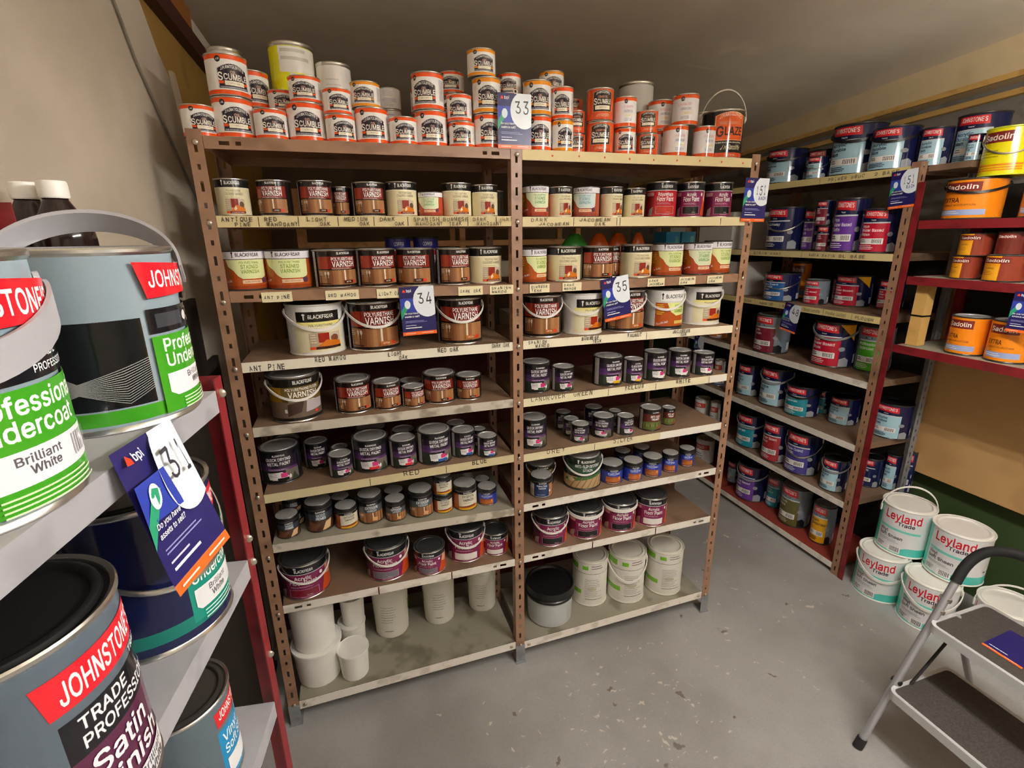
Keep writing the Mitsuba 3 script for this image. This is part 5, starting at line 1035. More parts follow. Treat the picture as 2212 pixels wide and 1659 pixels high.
('varnish_tin', 'sv', 'y', 0.6555, 0.079, 1.6414, 0.059, 0.1239, -14.4, 'lime-panelled white-topped varnish tin, sixth from left, third shelf, right bay', 'paint tin'),
('varnish_tin', 'sv', 'g', 0.7921, 0.0764, 1.6425, 0.0564, 0.1239, -17.3, 'green-lettered white-topped varnish tin, seventh from left, third shelf, right bay', 'paint tin'),
('varnish_tin', 'sv', 'y', 0.8871, 0.0729, 1.6432, 0.0529, 0.1292, -9.8, 'lime-panelled white-topped varnish tin, eighth from left, third shelf, right bay', 'paint tin'),
('varnish_bucket', 'wp', '', -0.6755, 0.1122, 1.4356, 0.0893, 0.1636, 3.6, 'white varnish bucket with cream label, leftmost, fourth shelf, left bay', 'bucket',None,'white', 12),
('varnish_tin', 'pv', 'h', -0.487, 0.1051, 1.4356, 0.0857, 0.1622, 3.3, 'maroon and wood-print varnish tin, second from left, fourth shelf, left bay', 'paint tin',None,'white', 6),
('varnish_tin', 'pv', 'h', -0.1867, 0.0992, 1.4356, 0.0795, 0.1601, -3.4, 'maroon and wood-print varnish tin, third from left, fourth shelf, left bay', 'paint tin',None,'white', -4),
('varnish_tin', 'pv', 'h', 0.1297, 0.096, 1.4364, 0.0729, 0.1539, -15.7, 'maroon and wood-print varnish tin, leftmost, fourth shelf, right bay', 'paint tin',None,'white', -13),
('varnish_bucket', 'wp', '', 0.2978, 0.0938, 1.436, 0.0768, 0.1557, -2.4, 'white varnish bucket with cream label, second from left, fourth shelf, right bay', 'bucket',None,'white', -18),
('varnish_tin', 'pv', 'h', 0.4765, 0.0895, 1.4356, 0.0804, 0.1593, -10.1, 'maroon and wood-print varnish tin, third from left, fourth shelf, right bay', 'paint tin',None,'white', -23),
('varnish_bucket', 'svp', '', 0.6563, 0.0804, 1.4352, 0.0764, 0.1594, -14.4, 'grey and brown varnish bucket, fourth from left, fourth shelf, right bay', 'bucket',None,'white', -27),
('varnish_bucket', 'wp', '', 0.8594, 0.1115, 1.4348, 0.0806, 0.1572, -11.9, 'white varnish bucket with cream label, fifth from left, fourth shelf, right bay', 'bucket',None,'white', -31),
('floor_varnish_tin', 'pf', '', -0.7654, 0.0882, 1.2215, 0.0827, 0.1531, 15.2, 'gold and black floor varnish tin, leftmost, fifth shelf, left bay', 'paint tin',None,'white', 15),
('varnish_tin', 'pv', '', -0.5784, 0.0906, 1.2212, 0.0607, 0.1145, 6.3, 'maroon and wood-print varnish tin, second from left, fifth shelf, left bay', 'paint tin'),
('varnish_tin', 'pv', '', -0.4665, 0.077, 1.2211, 0.0488, 0.0968, 8.4, 'maroon and wood-print varnish tin, third from left, fifth shelf, left bay', 'paint tin'),
('varnish_tin', 'pv', '', -0.3753, 0.0671, 1.221, 0.0401, 0.0712, 11.3, 'maroon and wood-print varnish tin, fourth from left, fifth shelf, left bay', 'paint tin'),
('varnish_tin', 'pv', '', -0.2763, 0.0898, 1.2209, 0.0585, 0.1073, -9.2, 'maroon and wood-print varnish tin, fifth from left, fifth shelf, left bay', 'paint tin'),
('varnish_tin', 'pv', '', -0.1666, 0.0872, 1.2208, 0.0475, 0.0893, -12.7, 'maroon and wood-print varnish tin, sixth from left, fifth shelf, left bay', 'paint tin'),
('varnish_tin', 'pv', '', -0.372, 0.1718, 1.221, 0.0431, 0.064, 11.6, 'maroon and wood-print varnish tin behind the fourth from left, fifth shelf, left bay', 'paint tin'),
('metal_paint_tin', 'qm', 'dg', 0.1059, 0.1009, 1.2166, 0.0573, 0.117, -6.2, 'dark green-patched metal paint tin, leftmost, fifth shelf, right bay', 'paint tin'),
('metal_paint_tin', 'qm', 'dg', 0.2072, 0.0643, 1.2178, 0.0439, 0.0956, -6.5, 'dark green-patched metal paint tin, second from left, fifth shelf, right bay', 'paint tin'),
('metal_paint_tin', 'qm', 'y', 0.4083, 0.0769, 1.2202, 0.0598, 0.1167, 0.9, 'yellow-patched metal paint tin, third from left, fifth shelf, right bay', 'paint tin'),
('metal_paint_tin', 'qm', 'y', 0.5137, 0.0542, 1.2215, 0.0406, 0.0974, -8.4, 'yellow-patched metal paint tin, fourth from left, fifth shelf, right bay', 'paint tin'),
('metal_paint_tin', 'qm', 'w', 0.6204, 0.0609, 1.2228, 0.0488, 0.1179, -10.8, 'white-patched metal paint tin, fifth from left, fifth shelf, right bay', 'paint tin'),
('metal_paint_tin', 'qm', 'w', 0.7403, 0.0643, 1.2242, 0.048, 0.1113, -19.5, 'white-patched metal paint tin, sixth from left, fifth shelf, right bay', 'paint tin'),
('metal_paint_tin', 'qm', 'w', 0.8519, 0.0511, 1.2255, 0.0446, 0.0929, -15.8, 'white-patched metal paint tin, seventh from left, fifth shelf, right bay', 'paint tin'),
('metal_paint_tin', 'qm', 'k', -0.8476, 0.1269, 0.9844, 0.0664, 0.1246, -2.5, 'black-patched metal paint tin, leftmost, sixth shelf, left bay', 'paint tin'),
('metal_paint_tin', 'qm', 'k', -0.731, 0.1837, 0.9862, 0.0429, 0.0993, 5.2, 'right black-patched metal paint tin behind the leftmost, sixth shelf, left bay', 'paint tin'),
('metal_paint_tin', 'qm', 'k', -0.6475, 0.0773, 0.9876, 0.0414, 0.0795, 14.3, 'black-patched metal paint tin, second from left, sixth shelf, left bay', 'paint tin'),
('metal_paint_tin', 'qm', 'k', -0.6478, 0.1542, 0.9876, 0.0327, 0.0731, 2.7, 'black-patched metal paint tin behind the second from left, sixth shelf, left bay', 'paint tin'),
('metal_paint_tin', 'qm', 'r', -0.5396, 0.1013, 0.9893, 0.0642, 0.1233, -6.5, 'red-patched metal paint tin, third from left, sixth shelf, left bay', 'paint tin'),
('metal_paint_tin', 'qm', 'r', -0.4252, 0.0785, 0.9911, 0.0492, 0.106, 4.2, 'red-patched metal paint tin, fourth from left, sixth shelf, left bay', 'paint tin'),
('metal_paint_tin', 'qm', 'b', -0.3097, 0.0774, 0.993, 0.0631, 0.124, 6.3, 'blue-patched metal paint tin, fifth from left, sixth shelf, left bay', 'paint tin'),
('metal_paint_tin', 'qm', 'b', -0.1975, 0.0825, 0.9948, 0.0461, 0.1017, 5.7, 'blue-patched metal paint tin, sixth from left, sixth shelf, left bay', 'paint tin'),
('metal_paint_tin', 'qm', 'b', -0.1126, 0.0419, 0.9961, 0.0381, 0.0801, -3.2, 'blue-patched metal paint tin, seventh from left, sixth shelf, left bay', 'paint tin'),
('metal_paint_tin', 'qm', 'r', -0.4119, 0.1846, 0.9913, 0.0462, 0.097, -4.6, 'red-patched metal paint tin behind the fourth from left, sixth shelf, left bay', 'paint tin'),
('metal_paint_tin', 'qm', 'b', -0.2057, 0.1757, 0.9946, 0.0389, 0.0975, -10.9, 'blue-patched metal paint tin behind the sixth from left, sixth shelf, left bay', 'paint tin'),
('metal_paint_tin', 'qm', 'b', -0.1223, 0.1323, 0.996, 0.0286, 0.0739, -13.7, 'blue-patched metal paint tin behind the seventh from left, sixth shelf, left bay', 'paint tin'),
('metal_paint_tin', 'qm', 'k', -0.8382, 0.2453, 0.9845, 0.049, 0.0996, 8.2, 'left black-patched metal paint tin behind the leftmost, sixth shelf, left bay', 'paint tin'),
('metal_paint_tin', 'qm', 'r', -0.5295, 0.2418, 0.9894, 0.0583, 0.105, -1.0, 'red-patched metal paint tin behind the third from left, sixth shelf, left bay', 'paint tin'),
('metal_paint_tin', 'qm', 'gy', 0.0892, 0.0816, 0.9917, 0.0548, 0.1219, -14.7, 'grey-patched metal paint tin, leftmost, sixth shelf, right bay', 'paint tin'),
('metal_paint_tin', 'qm', 'gy', 0.2831, 0.0523, 0.9946, 0.0375, 0.0742, -31.9, 'grey-patched metal paint tin, second from left, sixth shelf, right bay', 'paint tin'),
('metal_paint_tin', 'qm', 'gy', 0.2751, 0.1252, 0.9945, 0.033, 0.0713, -30.7, 'right grey-patched metal paint tin behind the second from left, sixth shelf, right bay', 'paint tin'),
('metal_paint_tin', 'qm', 'gy', 0.2713, 0.1991, 0.9944, 0.034, 0.0775, -29.8, 'left grey-patched metal paint tin behind the second from left, sixth shelf, right bay', 'paint tin'),
('metal_paint_tin', 'qm', 'si', 0.3954, 0.0691, 0.9963, 0.0452, 0.0885, -40.4, 'silver-patched metal paint tin, third from left, sixth shelf, right bay', 'paint tin'),
('metal_paint_tin', 'qm', 'si', 0.4064, 0.1792, 0.9965, 0.0395, 0.0885, -27.6, 'silver-patched metal paint tin behind the third from left, sixth shelf, right bay', 'paint tin'),
('metal_paint_tin', 'qm', 'si', 0.4916, 0.0553, 0.9978, 0.0366, 0.0785, -1.4, 'silver-patched metal paint tin, fourth from left, sixth shelf, right bay', 'paint tin'),
('metal_paint_tin', 'qm', 'si', 0.4903, 0.1399, 0.9978, 0.0288, 0.0716, -30.2, 'silver-patched metal paint tin behind the fourth from left, sixth shelf, right bay', 'paint tin'),
('primer_tin', 'ar', '', 0.6178, 0.064, 0.9997, 0.0461, 0.0959, -10.7, 'brown and green primer tin, fifth from left, sixth shelf, right bay', 'paint tin'),
('primer_tin', 'ar', '', 0.7197, 0.0778, 1.0012, 0.0302, 0.076, -18.8, 'brown and green primer tin, sixth from left, sixth shelf, right bay', 'paint tin'),
('primer_tin', 'wd', '', -0.847, 0.063, 0.7901, 0.0389, 0.0792, 9.3, 'dark wood primer tin, leftmost, seventh shelf, left bay', 'paint tin'),
('primer_tin', 'wd', '', -0.8323, 0.1386, 0.8475, 0.0353, 0.0468, 8.5, 'dark wood primer tin behind the leftmost, seventh shelf, left bay', 'paint tin'),
('primer_tin', 'wd', '', -0.8323, 0.1386, 0.7897, 0.0353, 0.0571, 17.5, 'dark wood primer tin, back row leftmost, mostly hidden, seventh shelf, left bay', 'paint tin'),
('primer_tin', 'wd', '', -0.7418, 0.0819, 0.7869, 0.0476, 0.1084, 5.9, 'dark wood primer tin, second from left, seventh shelf, left bay', 'paint tin'),
('exterior_varnish_tin', 'ev', '', -0.6487, 0.069, 0.784, 0.0391, 0.0814, 8.6, 'cream exterior varnish tin, third from left, seventh shelf, left bay', 'paint tin'),
('exterior_varnish_tin', 'ed', '', -0.6677, 0.1453, 0.7846, 0.0344, 0.0795, 3.3, 'dark exterior varnish tin behind the third from left, seventh shelf, left bay', 'paint tin'),
('exterior_varnish_tin', 'ed', '', -0.5619, 0.0851, 0.7813, 0.0446, 0.1088, 0.0, 'dark exterior varnish tin, fourth from left, seventh shelf, left bay', 'paint tin'),
('exterior_varnish_tin', 'ed', '', -0.4721, 0.07, 0.7786, 0.0381, 0.081, -3.0, 'dark exterior varnish tin, fifth from left, seventh shelf, left bay', 'paint tin'),
('exterior_varnish_tin', 'ed', '', -0.4693, 0.1491, 0.7785, 0.0383, 0.0755, -2.9, 'dark exterior varnish tin behind the fourth from left, seventh shelf, left bay', 'paint tin'),
('exterior_varnish_tin', 'ed', '', -0.3753, 0.0783, 0.7756, 0.0466, 0.1059, -0.4, 'dark exterior varnish tin, sixth from left, seventh shelf, left bay', 'paint tin'),
('exterior_varnish_tin', 'ev', '', -0.2894, 0.0771, 0.7729, 0.0367, 0.0773, -3.1, 'cream exterior varnish tin, seventh from left, seventh shelf, left bay', 'paint tin'),
('exterior_varnish_tin', 'ev', '', -0.2875, 0.0771, 0.8511, 0.0361, 0.073, -8.9, 'cream exterior varnish tin, on top of the stack seventh from left, seventh shelf, left bay', 'paint tin'),
('exterior_varnish_tin', 'ev', '', -0.1996, 0.0799, 0.7701, 0.0464, 0.1035, -3.1, 'cream exterior varnish tin, eighth from left, seventh shelf, left bay', 'paint tin'),
('interior_varnish_tin', 'bi', '', -0.1077, 0.0856, 0.7673, 0.0393, 0.0719, -20.3, 'blue interior varnish tin, ninth from left, seventh shelf, left bay', 'paint tin'),
('interior_varnish_tin', 'bi', '', -0.1064, 0.1677, 0.7673, 0.032, 0.0632, -13.9, 'blue interior varnish tin behind the sixth from left, seventh shelf, left bay', 'paint tin'),
('heavy_duty_varnish_tin', 'hv', '', 0.1195, 0.0671, 0.7739, 0.0456, 0.0869, -15.7, 'navy heavy duty varnish tin, leftmost, seventh shelf, right bay', 'paint tin'),
('floor_varnish_tin', 'pf', '', 0.1569, 0.1696, 0.7744, 0.0602, 0.0943, -21.4, 'gold and black floor varnish tin behind the leftmost, seventh shelf, right bay', 'paint tin',None,'white', -13),
('decking_stain_bucket', 'as', '', 0.3193, 0.0954, 0.7765, 0.0787, 0.1451, -15.0, 'green and tan decking bucket, second from left, seventh shelf, right bay', 'bucket',None,'white', -19),
('interior_varnish_tin', 'bi', '', 0.4465, 0.0682, 0.7782, 0.0478, 0.0854, -18.6, 'blue interior varnish tin, third from left, seventh shelf, right bay', 'paint tin'),
('interior_varnish_tin', 'bi', '', 0.5426, 0.0553, 0.7794, 0.0423, 0.0855, -15.2, 'blue interior varnish tin, fourth from left, seventh shelf, right bay', 'paint tin'),
('interior_varnish_tin', 'bi', '', 0.6422, 0.0584, 0.7807, 0.0426, 0.0868, -34.9, 'blue interior varnish tin, fifth from left, seventh shelf, right bay', 'paint tin'),
('interior_varnish_tin', 'bi', '', 0.7375, 0.0631, 0.782, 0.0358, 0.0854, -36.9, 'blue interior varnish tin, sixth from left, seventh shelf, right bay', 'paint tin'),
('interior_varnish_tin', 'bi', '', 0.8405, 0.0828, 0.7833, 0.0342, 0.0825, -27.1, 'blue interior varnish tin, seventh from left, seventh shelf, right bay', 'paint tin'),
('interior_varnish_tin', 'bi', '', 0.5514, 0.1593, 0.7795, 0.0372, 0.0856, -31.3, 'blue interior varnish tin behind the third from left, seventh shelf, right bay', 'paint tin'),
('interior_varnish_tin', 'bi', '', 0.6514, 0.1611, 0.7808, 0.0374, 0.0866, -33.5, 'blue interior varnish tin behind the fourth from left, seventh shelf, right bay', 'paint tin'),
('floor_paint_tin', 'ac', 'r', -0.8186, 0.0951, 0.5378, 0.0841, 0.1409, -0.3, 'plum floor paint tin, red patch, leftmost, eighth shelf, left bay', 'paint tin',None,'white', 16),
('floor_paint_tin', 'ac', 'g', -0.5178, 0.101, 0.5347, 0.0809, 0.1403, -10.1, 'plum floor paint tin, grey patch, second from left, eighth shelf, left bay', 'paint tin',None,'white', 7),
('floor_paint_tin', 'ac', 'g', -0.3555, 0.0648, 0.5331, 0.0609, 0.1002, -18.3, 'plum floor paint tin, grey patch, third from left, eighth shelf, left bay', 'paint tin'),
('floor_paint_tin', 'ac', 'w', -0.1989, 0.1134, 0.5314, 0.0768, 0.1431, -11.5, 'plum floor paint tin, white patch, fourth from left, eighth shelf, left bay', 'paint tin',None,'white', -4),
('floor_paint_tin', 'ac', 'w', -0.0759, 0.0992, 0.5302, 0.0559, 0.0977, -15.4, 'plum floor paint tin, white patch, fifth from left, eighth shelf, left bay', 'paint tin'),
('floor_paint_tin', 'ac', 'k', 0.1704, 0.0921, 0.5351, 0.0751, 0.137, -11.0, 'plum floor paint tin, black patch, leftmost, eighth shelf, right bay', 'paint tin',None,'white', -15),
('floor_paint_tin', 'ac', 'k', 0.3372, 0.0918, 0.5356, 0.0752, 0.1324, -12.6, 'plum floor paint tin, black patch, second from left, eighth shelf, right bay', 'paint tin',None,'rest', -19),
('floor_paint_tin', 'ac', 'k', 0.5065, 0.0888, 0.5362, 0.0739, 0.1346, -16.8, 'plum floor paint tin, black patch, third from left, eighth shelf, right bay', 'paint tin',None,'rest', -23),
('floor_paint_tin', 'ac', 'w', 0.6622, 0.0762, 0.5367, 0.072, 0.1382, -20.6, 'plum floor paint tin, white patch, fourth from left, eighth shelf, right bay', 'paint tin'),
('plastic_tub', 'tb', '', -0.8212, 0.1225, 0.0996, 0.0928, 0.1623, 8.2, 'cream plastic tub, leftmost, bottom shelf, left bay', 'tub'),
('plastic_tub', 'tb', '', -0.8233, 0.1225, 0.2628, 0.0868, 0.2223, 8.3, 'cream plastic tub, on top of the stack leftmost, bottom shelf, left bay', 'tub'),
('plastic_tub', 'tb', '', -0.6849, 0.0762, 0.1015, 0.0594, 0.1234, -7.5, 'cream plastic tub, second from left, bottom shelf, left bay', 'tub'),
('plastic_tub', 'tb', '', -0.6874, 0.2256, 0.1014, 0.0556, 0.1278, 15.3, 'cream plastic tub behind the second from left, bottom shelf, left bay', 'tub'),
('plastic_tub', 'tb', '', -0.6768, 0.2256, 0.2301, 0.0509, 0.1277, 20.9, 'cream plastic tub stacked behind, bottom shelf, left bay', 'tub'),
('plastic_tub', 'tw', '', -0.5188, 0.2734, 0.1038, 0.0816, 0.2604, -7.0, 'grey printed plastic tub, third from left, bottom shelf, left bay', 'tub'),
('plastic_tub', 'tw', '', -0.3026, 0.2782, 0.1067, 0.0768, 0.2579, -1.8, 'grey printed plastic tub, fourth from left, bottom shelf, left bay', 'tub'),
('plastic_tub', 'tw', '', -0.0955, 0.284, 0.1096, 0.071, 0.2343, -13.4, 'grey printed plastic tub, fifth from left, bottom shelf, left bay', 'tub'),
('plastic_bucket', 'bk', '', 0.1895, 0.1282, 0.1029, 0.1084, 0.1798, -17.0, 'grey bucket with black lid, leftmost, bottom shelf, right bay', 'bucket'),
('white_bucket', 'wg', '', 0.4153, 0.172, 0.1073, 0.0837, 0.2408, -22.2, 'white bucket with green bands, second from left, bottom shelf, right bay', 'bucket'),
('white_bucket', 'wg', '', 0.5923, 0.1334, 0.1108, 0.0881, 0.2467, -15.2, 'white bucket with green bands, third from left, bottom shelf, right bay', 'bucket',None,'white', -25),
('white_bucket', 'wg', '', 0.7935, 0.1149, 0.1147, 0.0866, 0.2362, -19.8, 'white bucket with green bands, fourth from left, bottom shelf, right bay', 'bucket'),
('paint_tin', 'jt', 'lb', 1.9406, 0.8231, 2.0706, 0.1036, 0.1847, -83, 'pale blue-labelled navy paint tin, leftmost, top shelf, right rack', 'paint tin',None,'black', -62),
('paint_tin', 'jt', 'lb', 2.0272, 0.6581, 2.0706, 0.078, 0.1616, -79, 'pale blue-labelled navy paint tin behind the leftmost, top shelf, right rack', 'paint tin'),
('paint_tin', 'jt', 'lb', 1.8763, 0.5526, 2.0706, 0.0511, 0.1087, -75, 'pale blue-labelled navy paint tin, second from left, top shelf, right rack', 'paint tin',None,'down', -62),
('paint_tin', 'jt', 'lb', 1.9556, 0.4032, 2.0706, 0.1138, 0.2363, -82, 'pale blue-labelled navy paint tin, third from left, top shelf, right rack', 'paint tin',None,'black', -62),
('paint_tin', 'jt', 'lb', 1.925, 0.1934, 2.0706, 0.0932, 0.1854, -78, 'pale blue-labelled navy paint tin, fourth from left, top shelf, right rack', 'paint tin',None,'black', -62),
('paint_tin', 'jt', 'lb', 1.9688, 0.0437, 2.0706, 0.0587, 0.16, -74, 'pale blue-labelled navy paint tin, fifth from left, top shelf, right rack', 'paint tin'),
('paint_tin', 'jt', 'lb', 2.0753, -0.0619, 2.0706, 0.0873, 0.198, -81, 'pale blue-labelled navy paint tin, sixth from left, top shelf, right rack', 'paint tin'),
('paint_tin', 'jt', 'lb', 1.9271, -0.143, 2.0706, 0.0301, 0.1012, -77, 'pale blue-labelled navy paint tin, seventh from left, top shelf, right rack', 'paint tin'),
('paint_tin', 'jt', 'nv', 1.9374, 0.7652, 1.7006, 0.1004, 0.2411, -83, 'all navy-labelled navy paint tin, leftmost, second shelf, right rack', 'paint tin',None,'down', -62),
('paint_tin', 'jt', 'pu', 1.9791, 0.6175, 1.7006, 0.0491, 0.2254, -79, 'purple-labelled navy paint tin behind the leftmost, second shelf, right rack', 'paint tin'),
('paint_tin', 'jt', 'mr', 1.9097, 0.4674, 1.7006, 0.0427, 0.1322, -75, 'maroon-labelled navy paint tin, second from left, second shelf, right rack', 'paint tin'),
('paint_tin', 'jt', 'mr', 1.9097, 0.4922, 1.8336, 0.0425, 0.1271, -82, 'maroon-labelled navy paint tin, on top of the stack second from left, second shelf, right rack', 'paint tin'),
('paint_tin', 'jt', 'pu', 1.9149, 0.3391, 1.7006, 0.0777, 0.2626, -78, 'purple-labelled navy paint tin, third from left, second shelf, right rack', 'paint tin'),
('paint_tin', 'jt', 'cr', 1.9106, 0.1755, 1.7006, 0.0818, 0.2052, -74, 'crimson-labelled navy paint tin, fourth from left, second shelf, right rack', 'paint tin'),
('paint_tin', 'jt', 'bl', 1.9152, 0.7154, 1.4106, 0.0942, 0.1622, -83, 'mid blue-labelled navy paint tin, leftmost, third shelf, right rack', 'paint tin',None,'down', -62),
('paint_tin', 'jt', 'cr-g', 1.9653, 0.5183, 1.4106, 0.0617, 0.1345, -79, 'crimson-labelled grey paint tin, second from left, third shelf, right rack', 'paint tin'),
('paint_tin', 'jt', 'cr-g', 2.11, 0.503, 1.4106, 0.0289, 0.135, -75, 'crimson-labelled grey paint tin behind the second from left, third shelf, right rack', 'paint tin'),
('paint_tin', 'jt', 'cr-t', 2.0783, 0.3894, 1.4106, 0.0857, 0.1661, -82, 'crimson-labelled navy paint tin, third from left, third shelf, right rack', 'paint tin'),
('paint_tin', 'jt', 'cr', 2.1298, 0.2172, 1.4106, 0.0582, 0.1487, -78, 'crimson-labelled navy paint tin, fourth from left, third shelf, right rack', 'paint tin'),
('woodstain_tin', 'so', 'o', 2.0906, 0.7531, 1.4106, 0.0536, 0.2179, -74, 'orange woodstain tin behind the leftmost, third shelf, right rack', 'paint tin'),
('paint_tin', 'jt', 'mr-g', 1.9188, 0.7409, 1.0906, 0.0983, 0.2327, -83, 'maroon-labelled grey paint tin, third from left, fourth shelf, right rack', 'paint tin'),
('paint_tin', 'jt', 'cr-t', 1.9784, 0.3658, 1.0906, 0.1026, 0.2461, -79, 'crimson-labelled navy paint tin, fourth from left, fourth shelf, right rack', 'paint tin',None,'grey', -62),
('paint_tin', 'jt', 'gn-g', 2.0629, 0.1978, 1.0906, 0.0793, 0.2442, -75, 'green-labelled grey paint tin, fifth from left, fourth shelf, right rack', 'paint tin'),
('woodstain_tin', 'so', 'o', 1.9209, 1.424, 1.0906, 0.0641, 0.0392, -82, 'orange woodstain tin, leftmost, fourth shelf, right rack', 'paint tin'),
('woodstain_tin', 'so', 'o2', 1.9199, 1.2183, 1.0906, 0.0629, 0.0492, -78, 'copper-coloured woodstain tin, second from left, fourth shelf, right rack', 'paint tin'),
('paint_tin', 'jt', 'lb', 1.9644, 0.9127, 0.7556, 0.0795, 0.2096, -83, 'pale blue-labelled navy paint tin, second from left, fifth shelf, right rack', 'paint tin'),
('paint_tin', 'jt', 'lb', 1.9603, 0.6932, 0.7556, 0.0901, 0.2389, -79, 'pale blue-labelled navy paint tin, third from left, fifth shelf, right rack', 'paint tin',None,'grey', -62),
('paint_tin', 'jt', 'te', 1.9636, 0.4963, 0.7556, 0.0904, 0.1792, -75, 'teal-labelled navy paint tin, fourth from left, fifth shelf, right rack', 'paint tin',None,'black', -62),
('paint_tin', 'jt', 'te', 2.0887, 0.4573, 0.7556, 0.037, 0.143, -82, 'teal-labelled navy paint tin behind the fourth from left, fifth shelf, right rack', 'paint tin'),
('paint_tin', 'jt', 'lb', 2.0592, 0.2995, 0.7556, 0.0722, 0.1556, -78, 'pale blue-labelled navy paint tin, fifth from left, fifth shelf, right rack', 'paint tin'),
('paint_tin', 'jt', 'lb', 2.1234, 0.0767, 0.7556, 0.0839, 0.1859, -74, 'pale blue-labelled navy paint tin, sixth from left, fifth shelf, right rack', 'paint tin'),
('primer_tin', 'wr', '', 1.9039, 1.1452, 0.7556, 0.0369, 0.186, -81, 'red and white primer tin, leftmost, fifth shelf, right rack', 'paint tin'),
('primer_tin', 'wr', '', 2.0295, 1.6206, 0.7556, 0.0537, 0.0392, -77, 'red and white primer tin behind the leftmost, fifth shelf, right rack', 'paint tin'),
('paint_tin', 'jt', 'te', 1.9348, 0.8119, 0.4306, 0.0938, 0.223, -83, 'teal-labelled navy paint tin, third from left, sixth shelf, right rack', 'paint tin',None,'grey', -62),
('paint_tin', 'jt', 'rd', 1.905, 0.5769, 0.4306, 0.0821, 0.2504, -79, 'red-labelled navy paint tin, fourth from left, sixth shelf, right rack', 'paint tin'),
('paint_tin', 'jt', 'vi', 1.9233, 0.3987, 0.4306, 0.0926, 0.2535, -75, 'violet-labelled navy paint tin, fifth from left, sixth shelf, right rack', 'paint tin',None,'down', -62),
('paint_tin', 'jt', 'lb', 1.9011, 0.1662, 0.4306, 0.0632, 0.1856, -82, 'pale blue-labelled navy paint tin, sixth from left, sixth shelf, right rack', 'paint tin',None,'grey', -62),
('paint_tin', 'jt', 'nv', 2.131, 0.138, 0.4306, 0.0565, 0.1699, -78, 'all navy-labelled navy paint tin, seventh from left, sixth shelf, right rack', 'paint tin'),
('paint_tin', 'jt', 'lb', 2.1891, 0.0618, 0.4306, 0.0364, 0.208, -74, 'pale blue-labelled navy paint tin, eighth from left, sixth shelf, right rack', 'paint tin'),
('paint_tin', 'jt', 'nv', 2.2364, 0.0022, 0.4306, 0.02, 0.2362, -81, 'all navy-labelled navy paint tin, ninth from left, sixth shelf, right rack', 'paint tin'),
('primer_tin', 'wr', '', 1.9234, 1.3075, 0.4306, 0.0564, 0.1766, -77, 'red and white primer tin, leftmost, sixth shelf, right rack', 'paint tin'),
('primer_tin', 'wr', '', 1.9033, 1.1417, 0.4306, 0.0363, 0.1996, -73, 'red and white primer tin, second from left, sixth shelf, right rack', 'paint tin'),
('paint_tin', 'jt', 'pu', 1.9446, 0.7603, 0.0606, 0.0969, 0.2492, -83, 'purple-labelled navy paint tin, second from left, bottom shelf, right rack', 'paint tin',None,'grey', -62),
('paint_tin', 'jt', 'lb', 1.9882, 0.975, 0.0606, 0.0465, 0.161, -79, 'pale blue-labelled navy paint tin behind the second from left, bottom shelf, right rack', 'paint tin'),
('paint_tin', 'jt', 'te-g', 2.0005, 0.6113, 0.0606, 0.0559, 0.2116, -75, 'teal-labelled grey paint tin, third from left, bottom shelf, right rack', 'paint tin'),
('paint_tin', 'jt', 'ol-g', 1.9581, 0.4161, 0.0606, 0.0859, 0.2594, -82, 'olive-labelled grey paint tin, fourth from left, bottom shelf, right rack', 'paint tin'),
('paint_tin', 'jt', 'ye-g', 1.9414, 0.2086, 0.0606, 0.0596, 0.2446, -78, 'yellow-labelled grey paint tin, fifth from left, bottom shelf, right rack', 'paint tin'),
('primer_tin', 'wr', '', 1.9871, 1.3059, 0.0606, 0.0701, 0.2101, -74, 'red and white primer tin, leftmost, bottom shelf, right rack', 'paint tin'),
('woodstain_tin', 'so', 'o', 1.9328, -0.1795, 1.8436, 0.0959, 0.1574, -94, 'orange woodstain tin, leftmost, top red shelf', 'paint tin',None,'black', -62),
('woodstain_tin', 'so', 'o2', 1.9443, -0.4161, 1.8436, 0.0744, 0.1589, -89, 'copper-coloured woodstain tin, second from left, top red shelf', 'paint tin'),
('woodstain_tin', 'so', 'y', 1.9328, -0.2591, 2.0018, 0.0789, 0.1745, -93, 'yellow woodstain tin, on top of the stack leftmost, top red shelf', 'paint tin',None,'down', -62),
('woodstain_tin', 'so', 'h', 1.9072, -0.225, 1.6076, 0.0502, 0.0917, -94, 'orange and maroon woodstain tin, leftmost, middle red shelf', 'paint tin'),
('woodstain_tin', 'so', 'h', 1.9072, -0.2407, 1.7001, 0.0551, 0.0896, -89, 'orange and maroon woodstain tin, on top of the stack leftmost, middle red shelf', 'paint tin'),
('woodstain_tin', 'so', 'h', 1.8997, -0.3618, 1.6076, 0.0629, 0.0999, -93, 'orange and maroon woodstain tin, second from left, middle red shelf', 'paint tin'),
('woodstain_tin', 'so', 'm', 1.8997, -0.361, 1.7083, 0.0448, 0.0855, -88, 'maroon woodstain tin, on top of the stack second from left, middle red shelf', 'paint tin'),
('woodstain_tin', 'so', 'o', 1.9116, -0.2875, 1.2996, 0.0646, 0.1598, -94, 'orange woodstain tin, leftmost, lowest red shelf', 'paint tin'),
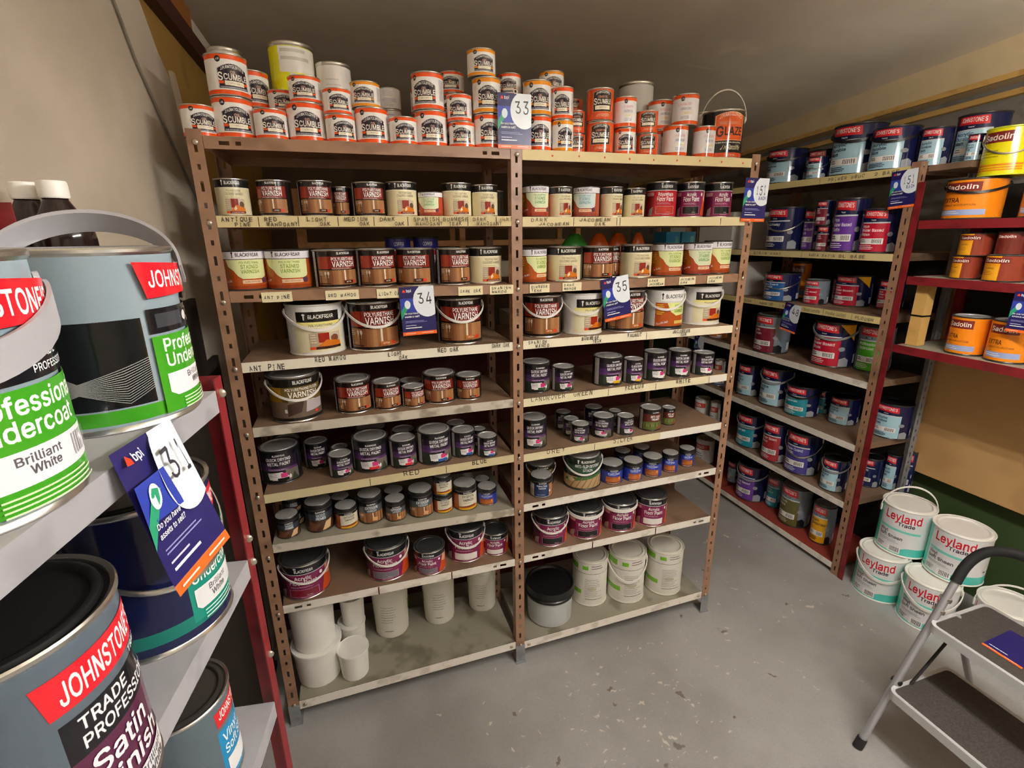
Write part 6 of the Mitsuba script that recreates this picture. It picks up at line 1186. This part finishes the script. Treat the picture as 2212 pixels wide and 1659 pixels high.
('woodstain_tin', 'so', 'o', 1.9144, -0.4325, 1.2996, 0.0674, 0.1631, -89, 'orange woodstain tin, second from left, lowest red shelf', 'paint tin'),
('paint_bucket', 'ly', '', 1.913, -0.165, 0.0005, 0.108, 0.246, -70, 'white and turquoise paint bucket, bottom left of the floor pile', 'bucket',None,'white', -50),
('paint_bucket', 'ly', '', 1.926, -0.385, 0.0005, 0.106, 0.24, -70, 'white and turquoise paint bucket, bottom right of the floor pile', 'bucket',None,'white', -55),
('paint_bucket', 'ly', '', 2.005, -0.172, 0.2475, 0.11, 0.252, -68, 'white and turquoise paint bucket, top left of the pile, handle raised', 'bucket',None,'wireup', -40),
('paint_bucket', 'ly', '', 2.045, -0.388, 0.2415, 0.112, 0.243, -74, 'white and turquoise paint bucket, top right of the floor pile', 'bucket'),
('paint_bucket', 'ly', '', 2.047, -0.62, 0.0005, 0.112, 0.245, -96, 'white and turquoise paint bucket on the floor behind the step stool', 'bucket',None,'wireup', -52),
('undercoat_tin', 'ju', '', -0.86, -0.925, 1.5835, 0.09, 0.21, 33, 'large grey and green undercoat tin with raised grey handle at left', 'paint tin',None,'bigup', 10),
('undercoat_tin', 'ju', '', -0.893, -1.165, 1.5835, 0.085, 0.212, 12, 'green undercoat tin with hanging grey strap, nearest at left', 'paint tin',None,'biglow', 36),
('primer_tin', 'ja', '', -0.857, -0.96, 1.2885, 0.088, 0.21, 36, 'navy and teal undercoat tin on the middle grey shelf at left', 'paint tin',None,'down', 45),
('satin_tin', 'js', '', -0.88, -1.207, 1.2885, 0.09, 0.212, 58, 'grey and purple satin paint tin nearest at lower left', 'paint tin'),
('vinyl_paint_tin', 'jv', '', -0.869, -0.954, 0.9855, 0.07, 0.16, 55, 'grey and blue paint tin on the lowest grey shelf at left', 'paint tin'),
]

for t in TINS:
    name, design, opt, x, y, z, r, h, rot, lab, ct = t[:11]
    hd, hr = (t[12], t[13]) if len(t) > 12 else (None, None)
    tin(name, design, opt, x, y, z, r, h, rot, lab, ct, None, hd, hr)
